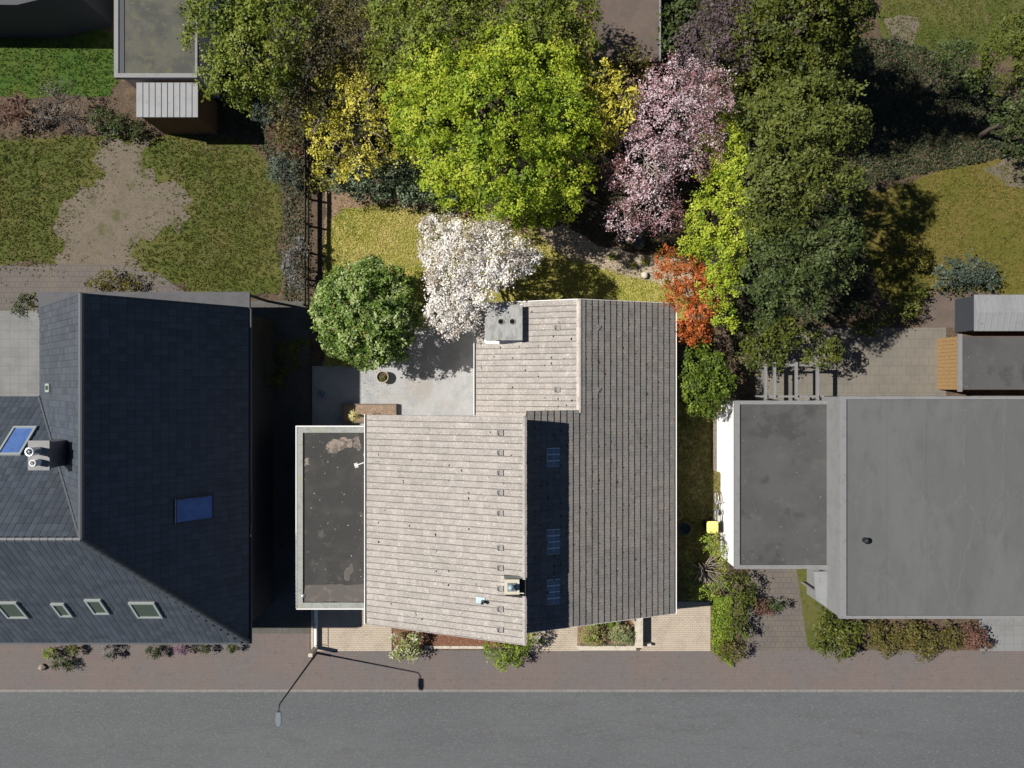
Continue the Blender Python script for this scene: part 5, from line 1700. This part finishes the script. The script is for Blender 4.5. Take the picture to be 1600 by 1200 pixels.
plant('round_tree', 'small round green tree on the terrace at the right', 'tree', [(1285, 546, 30, 2.6, 1)], 'olive2', base=(1280, 548), r0=.07, seed=63, leaf=.13, clump=.26, per=18)
shrub('yellow flowering bush at the edge of the right lawn', [(1405, 392, 26, 1), (1432, 402, 20, .9), (1385, 412, 20, 1)], 'yellow_dim', seed=64, leaf=.13, clump=.28)
shrub('blue green spreading shrub at the foot of the right lawn', [(1482, 430, 26, .9), (1515, 424, 26, .9), (1545, 432, 18, .8)], 'bluegreen', seed=65, leaf=.13, clump=.28)
shrub('small green bush left of the brown yard', [(1415, 478, 24, 1.2), (1430, 456, 16, 1)], 'olive2', seed=66, leaf=.13, clump=.28)
shrub('low green bush at the top edge of the right terrace', [(1366, 502, 22, .9), (1346, 512, 14, .8)], 'olive2', seed=67, leaf=.13, clump=.28)
for i, (bl, lb_) in enumerate((([(1500, 112, 40, 3.5), (1480, 86, 26, 3)], 'dark green tree at the edge of the top right lawn'),
                               ([(1560, 100, 42, 4.5), (1590, 62, 42, 4.5)], 'green tree in the top right corner'),
                               ([(1585, 176, 34, 3.6), (1600, 215, 30, 3.2), (1620, 140, 34, 4)], 'dark tree at the right edge above the olive lawn'))):
    plant('garden_tree', lb_, 'tree', bl, 'olive' if i != 1 else 'olive2', seed=70 + i, leaf=.14, clump=.4, per=30, spread=.75, group='trees of the top right garden')
# left gardens
shrub('grey bare twiggy shrub left of the pale roofed shed', [(95, 160, 34, 1.4), (120, 182, 26, 1.1), (70, 186, 22, 1)], 'greytwig', seed=80, twigs=120, bark='twig_grey', leaf=.1, clump=.3, fill=.55)
shrub('low dark shrub between the bare shrub and the pale roofed shed', [(160, 188, 20, .8), (190, 198, 18, .7), (215, 206, 14, .6)], 'dark', seed=81)
shrub('blue green rounded bush at the right end of the left lawn', [(442, 266, 24, 1.2), (452, 284, 16, 1)], 'bluegreen', seed=82, leaf=.12, clump=.26)
shrub('small grey green bush right of the pale roofed shed', [(410, 178, 17, 1)], 'bluegreen', seed=83, leaf=.12, clump=.26)
shrub('reddish green bush below the small grey green bush', [(455, 225, 22, 1), (430, 206, 12, .7)], 'rust', seed=84, leaf=.11, clump=.24)
shrub('whitish flowering shrub at the lower right of the left lawn', [(458, 410, 20, 1.4), (466, 436, 18, 1.2), (470, 385, 14, 1.2)], 'whitish', seed=85, leaf=.11, clump=.24)
shrub('shaded green shrub between the slate blue house and the patio', [(450, 560, 24, 1.8), (440, 590, 16, 1.4), (470, 540, 14, 1.6)], 'olive2', seed=86, leaf=.13, clump=.28)
shrub('dark round bush beside the pale terrace at the far left', [(38, 480, 18, .9), (52, 470, 12, .8)], 'dark', seed=87, leaf=.11, clump=.24)
shrub('yellow green low bush above the north canopy of the slate blue house', [(175, 440, 18, .5), (205, 444, 14, .45), (150, 444, 12, .4)], 'yellow_dim', seed=88, leaf=.1, clump=.22)
shrub('orange tinged bush at the far left below the bright lawn', [(28, 170, 22, 1), (8, 186, 18, .9)], 'rust', seed=89, leaf=.12, clump=.26)
# street front of the slate blue house
for i, (px, py, r, lf, lb_) in enumerate(((78, 1018, 9, 'hedge', 'green plant at the left of the front bed of the slate blue house'),
                                          (112, 1015, 9, 'olive2', 'small olive plant in the front bed, second from the left'),
                                          (172, 1018, 10, 'whitish', 'pale leaved plant in the front bed of the slate blue house'),
                                          (240, 1017, 11, 'dark', 'dark bushy plant in the middle of the front bed'),
                                          (284, 1013, 9, 'pinkflower', 'pink flowering plant in the front bed of the slate blue house'),
                                          (318, 1012, 9, 'dark', 'dark plant right of the pink flowering one'),
                                          (362, 1009, 9, 'olive2', 'olive plant at the right end of the front bed'))):
    shrub(lb_, [(px, py, r, .45), (px + 6, py + 2, r * .7, .4)], lf, seed=90 + i, name='front_plant', cat='plant', group='plants in front of the slate blue house', leaf=.08, clump=.16)
rock(66, 1043, .2, .17, .25, 'stone', 'grey rock on the pavement edge at the far left', 9)
shrub('dark low juniper beside the grey rock on the pavement', [(92, 1036, 11, .35), (110, 1037, 9, .3)], 'dark', seed=98, leaf=.08, clump=.16)
# right fronts
shrub('dark green hedge between the two right driveways', [(1155, 915, 22, 1.1), (1152, 950, 20, 1.1), (1150, 985, 20, 1), (1165, 935, 14, .9)], 'olive2', seed=100, name='hedge', cat='hedge', leaf=.12, clump=.26)
shrub('olive round bush on the pavement edge right of the green plants', [(1130, 1018, 14, .8), (1148, 1016, 15, .9)], 'khaki', seed=101, leaf=.1, clump=.22)
shrub('small reddish bush on the far right driveway', [(1187, 945, 15, .7), (1200, 955, 9, .6)], 'rust', seed=102, leaf=.1, clump=.22)
shrub('dark slim shrub standing on the far right driveway', [(1208, 945, 8, 1.1), (1215, 948, 8, 1.2)], 'dark', seed=103, leaf=.1, clump=.22)
shrub('bright green bush at the front corner of the grey flat roofed house', [(1288, 975, 22, 1.0), (1312, 1000, 26, 1.1), (1330, 985, 18, 1), (1290, 1005, 18, .8)], 'olive2', seed=104, leaf=.13, clump=.27)
shrub('long khaki hedge in front of the grey flat roofed house', [(1365, 990, 20, .9), (1395, 998, 22, .9), (1425, 992, 22, .9), (1455, 1000, 22, .9), (1485, 994, 20, .9), (1380, 1014, 14, .7), (1440, 1018, 14, .7)], 'khaki', seed=105, name='hedge', cat='hedge', leaf=.12, clump=.26)
shrub('brownish bush at the right end of the khaki hedge', [(1520, 994, 20, .9), (1534, 1008, 14, .8)], 'rust', seed=106, leaf=.12, clump=.26)
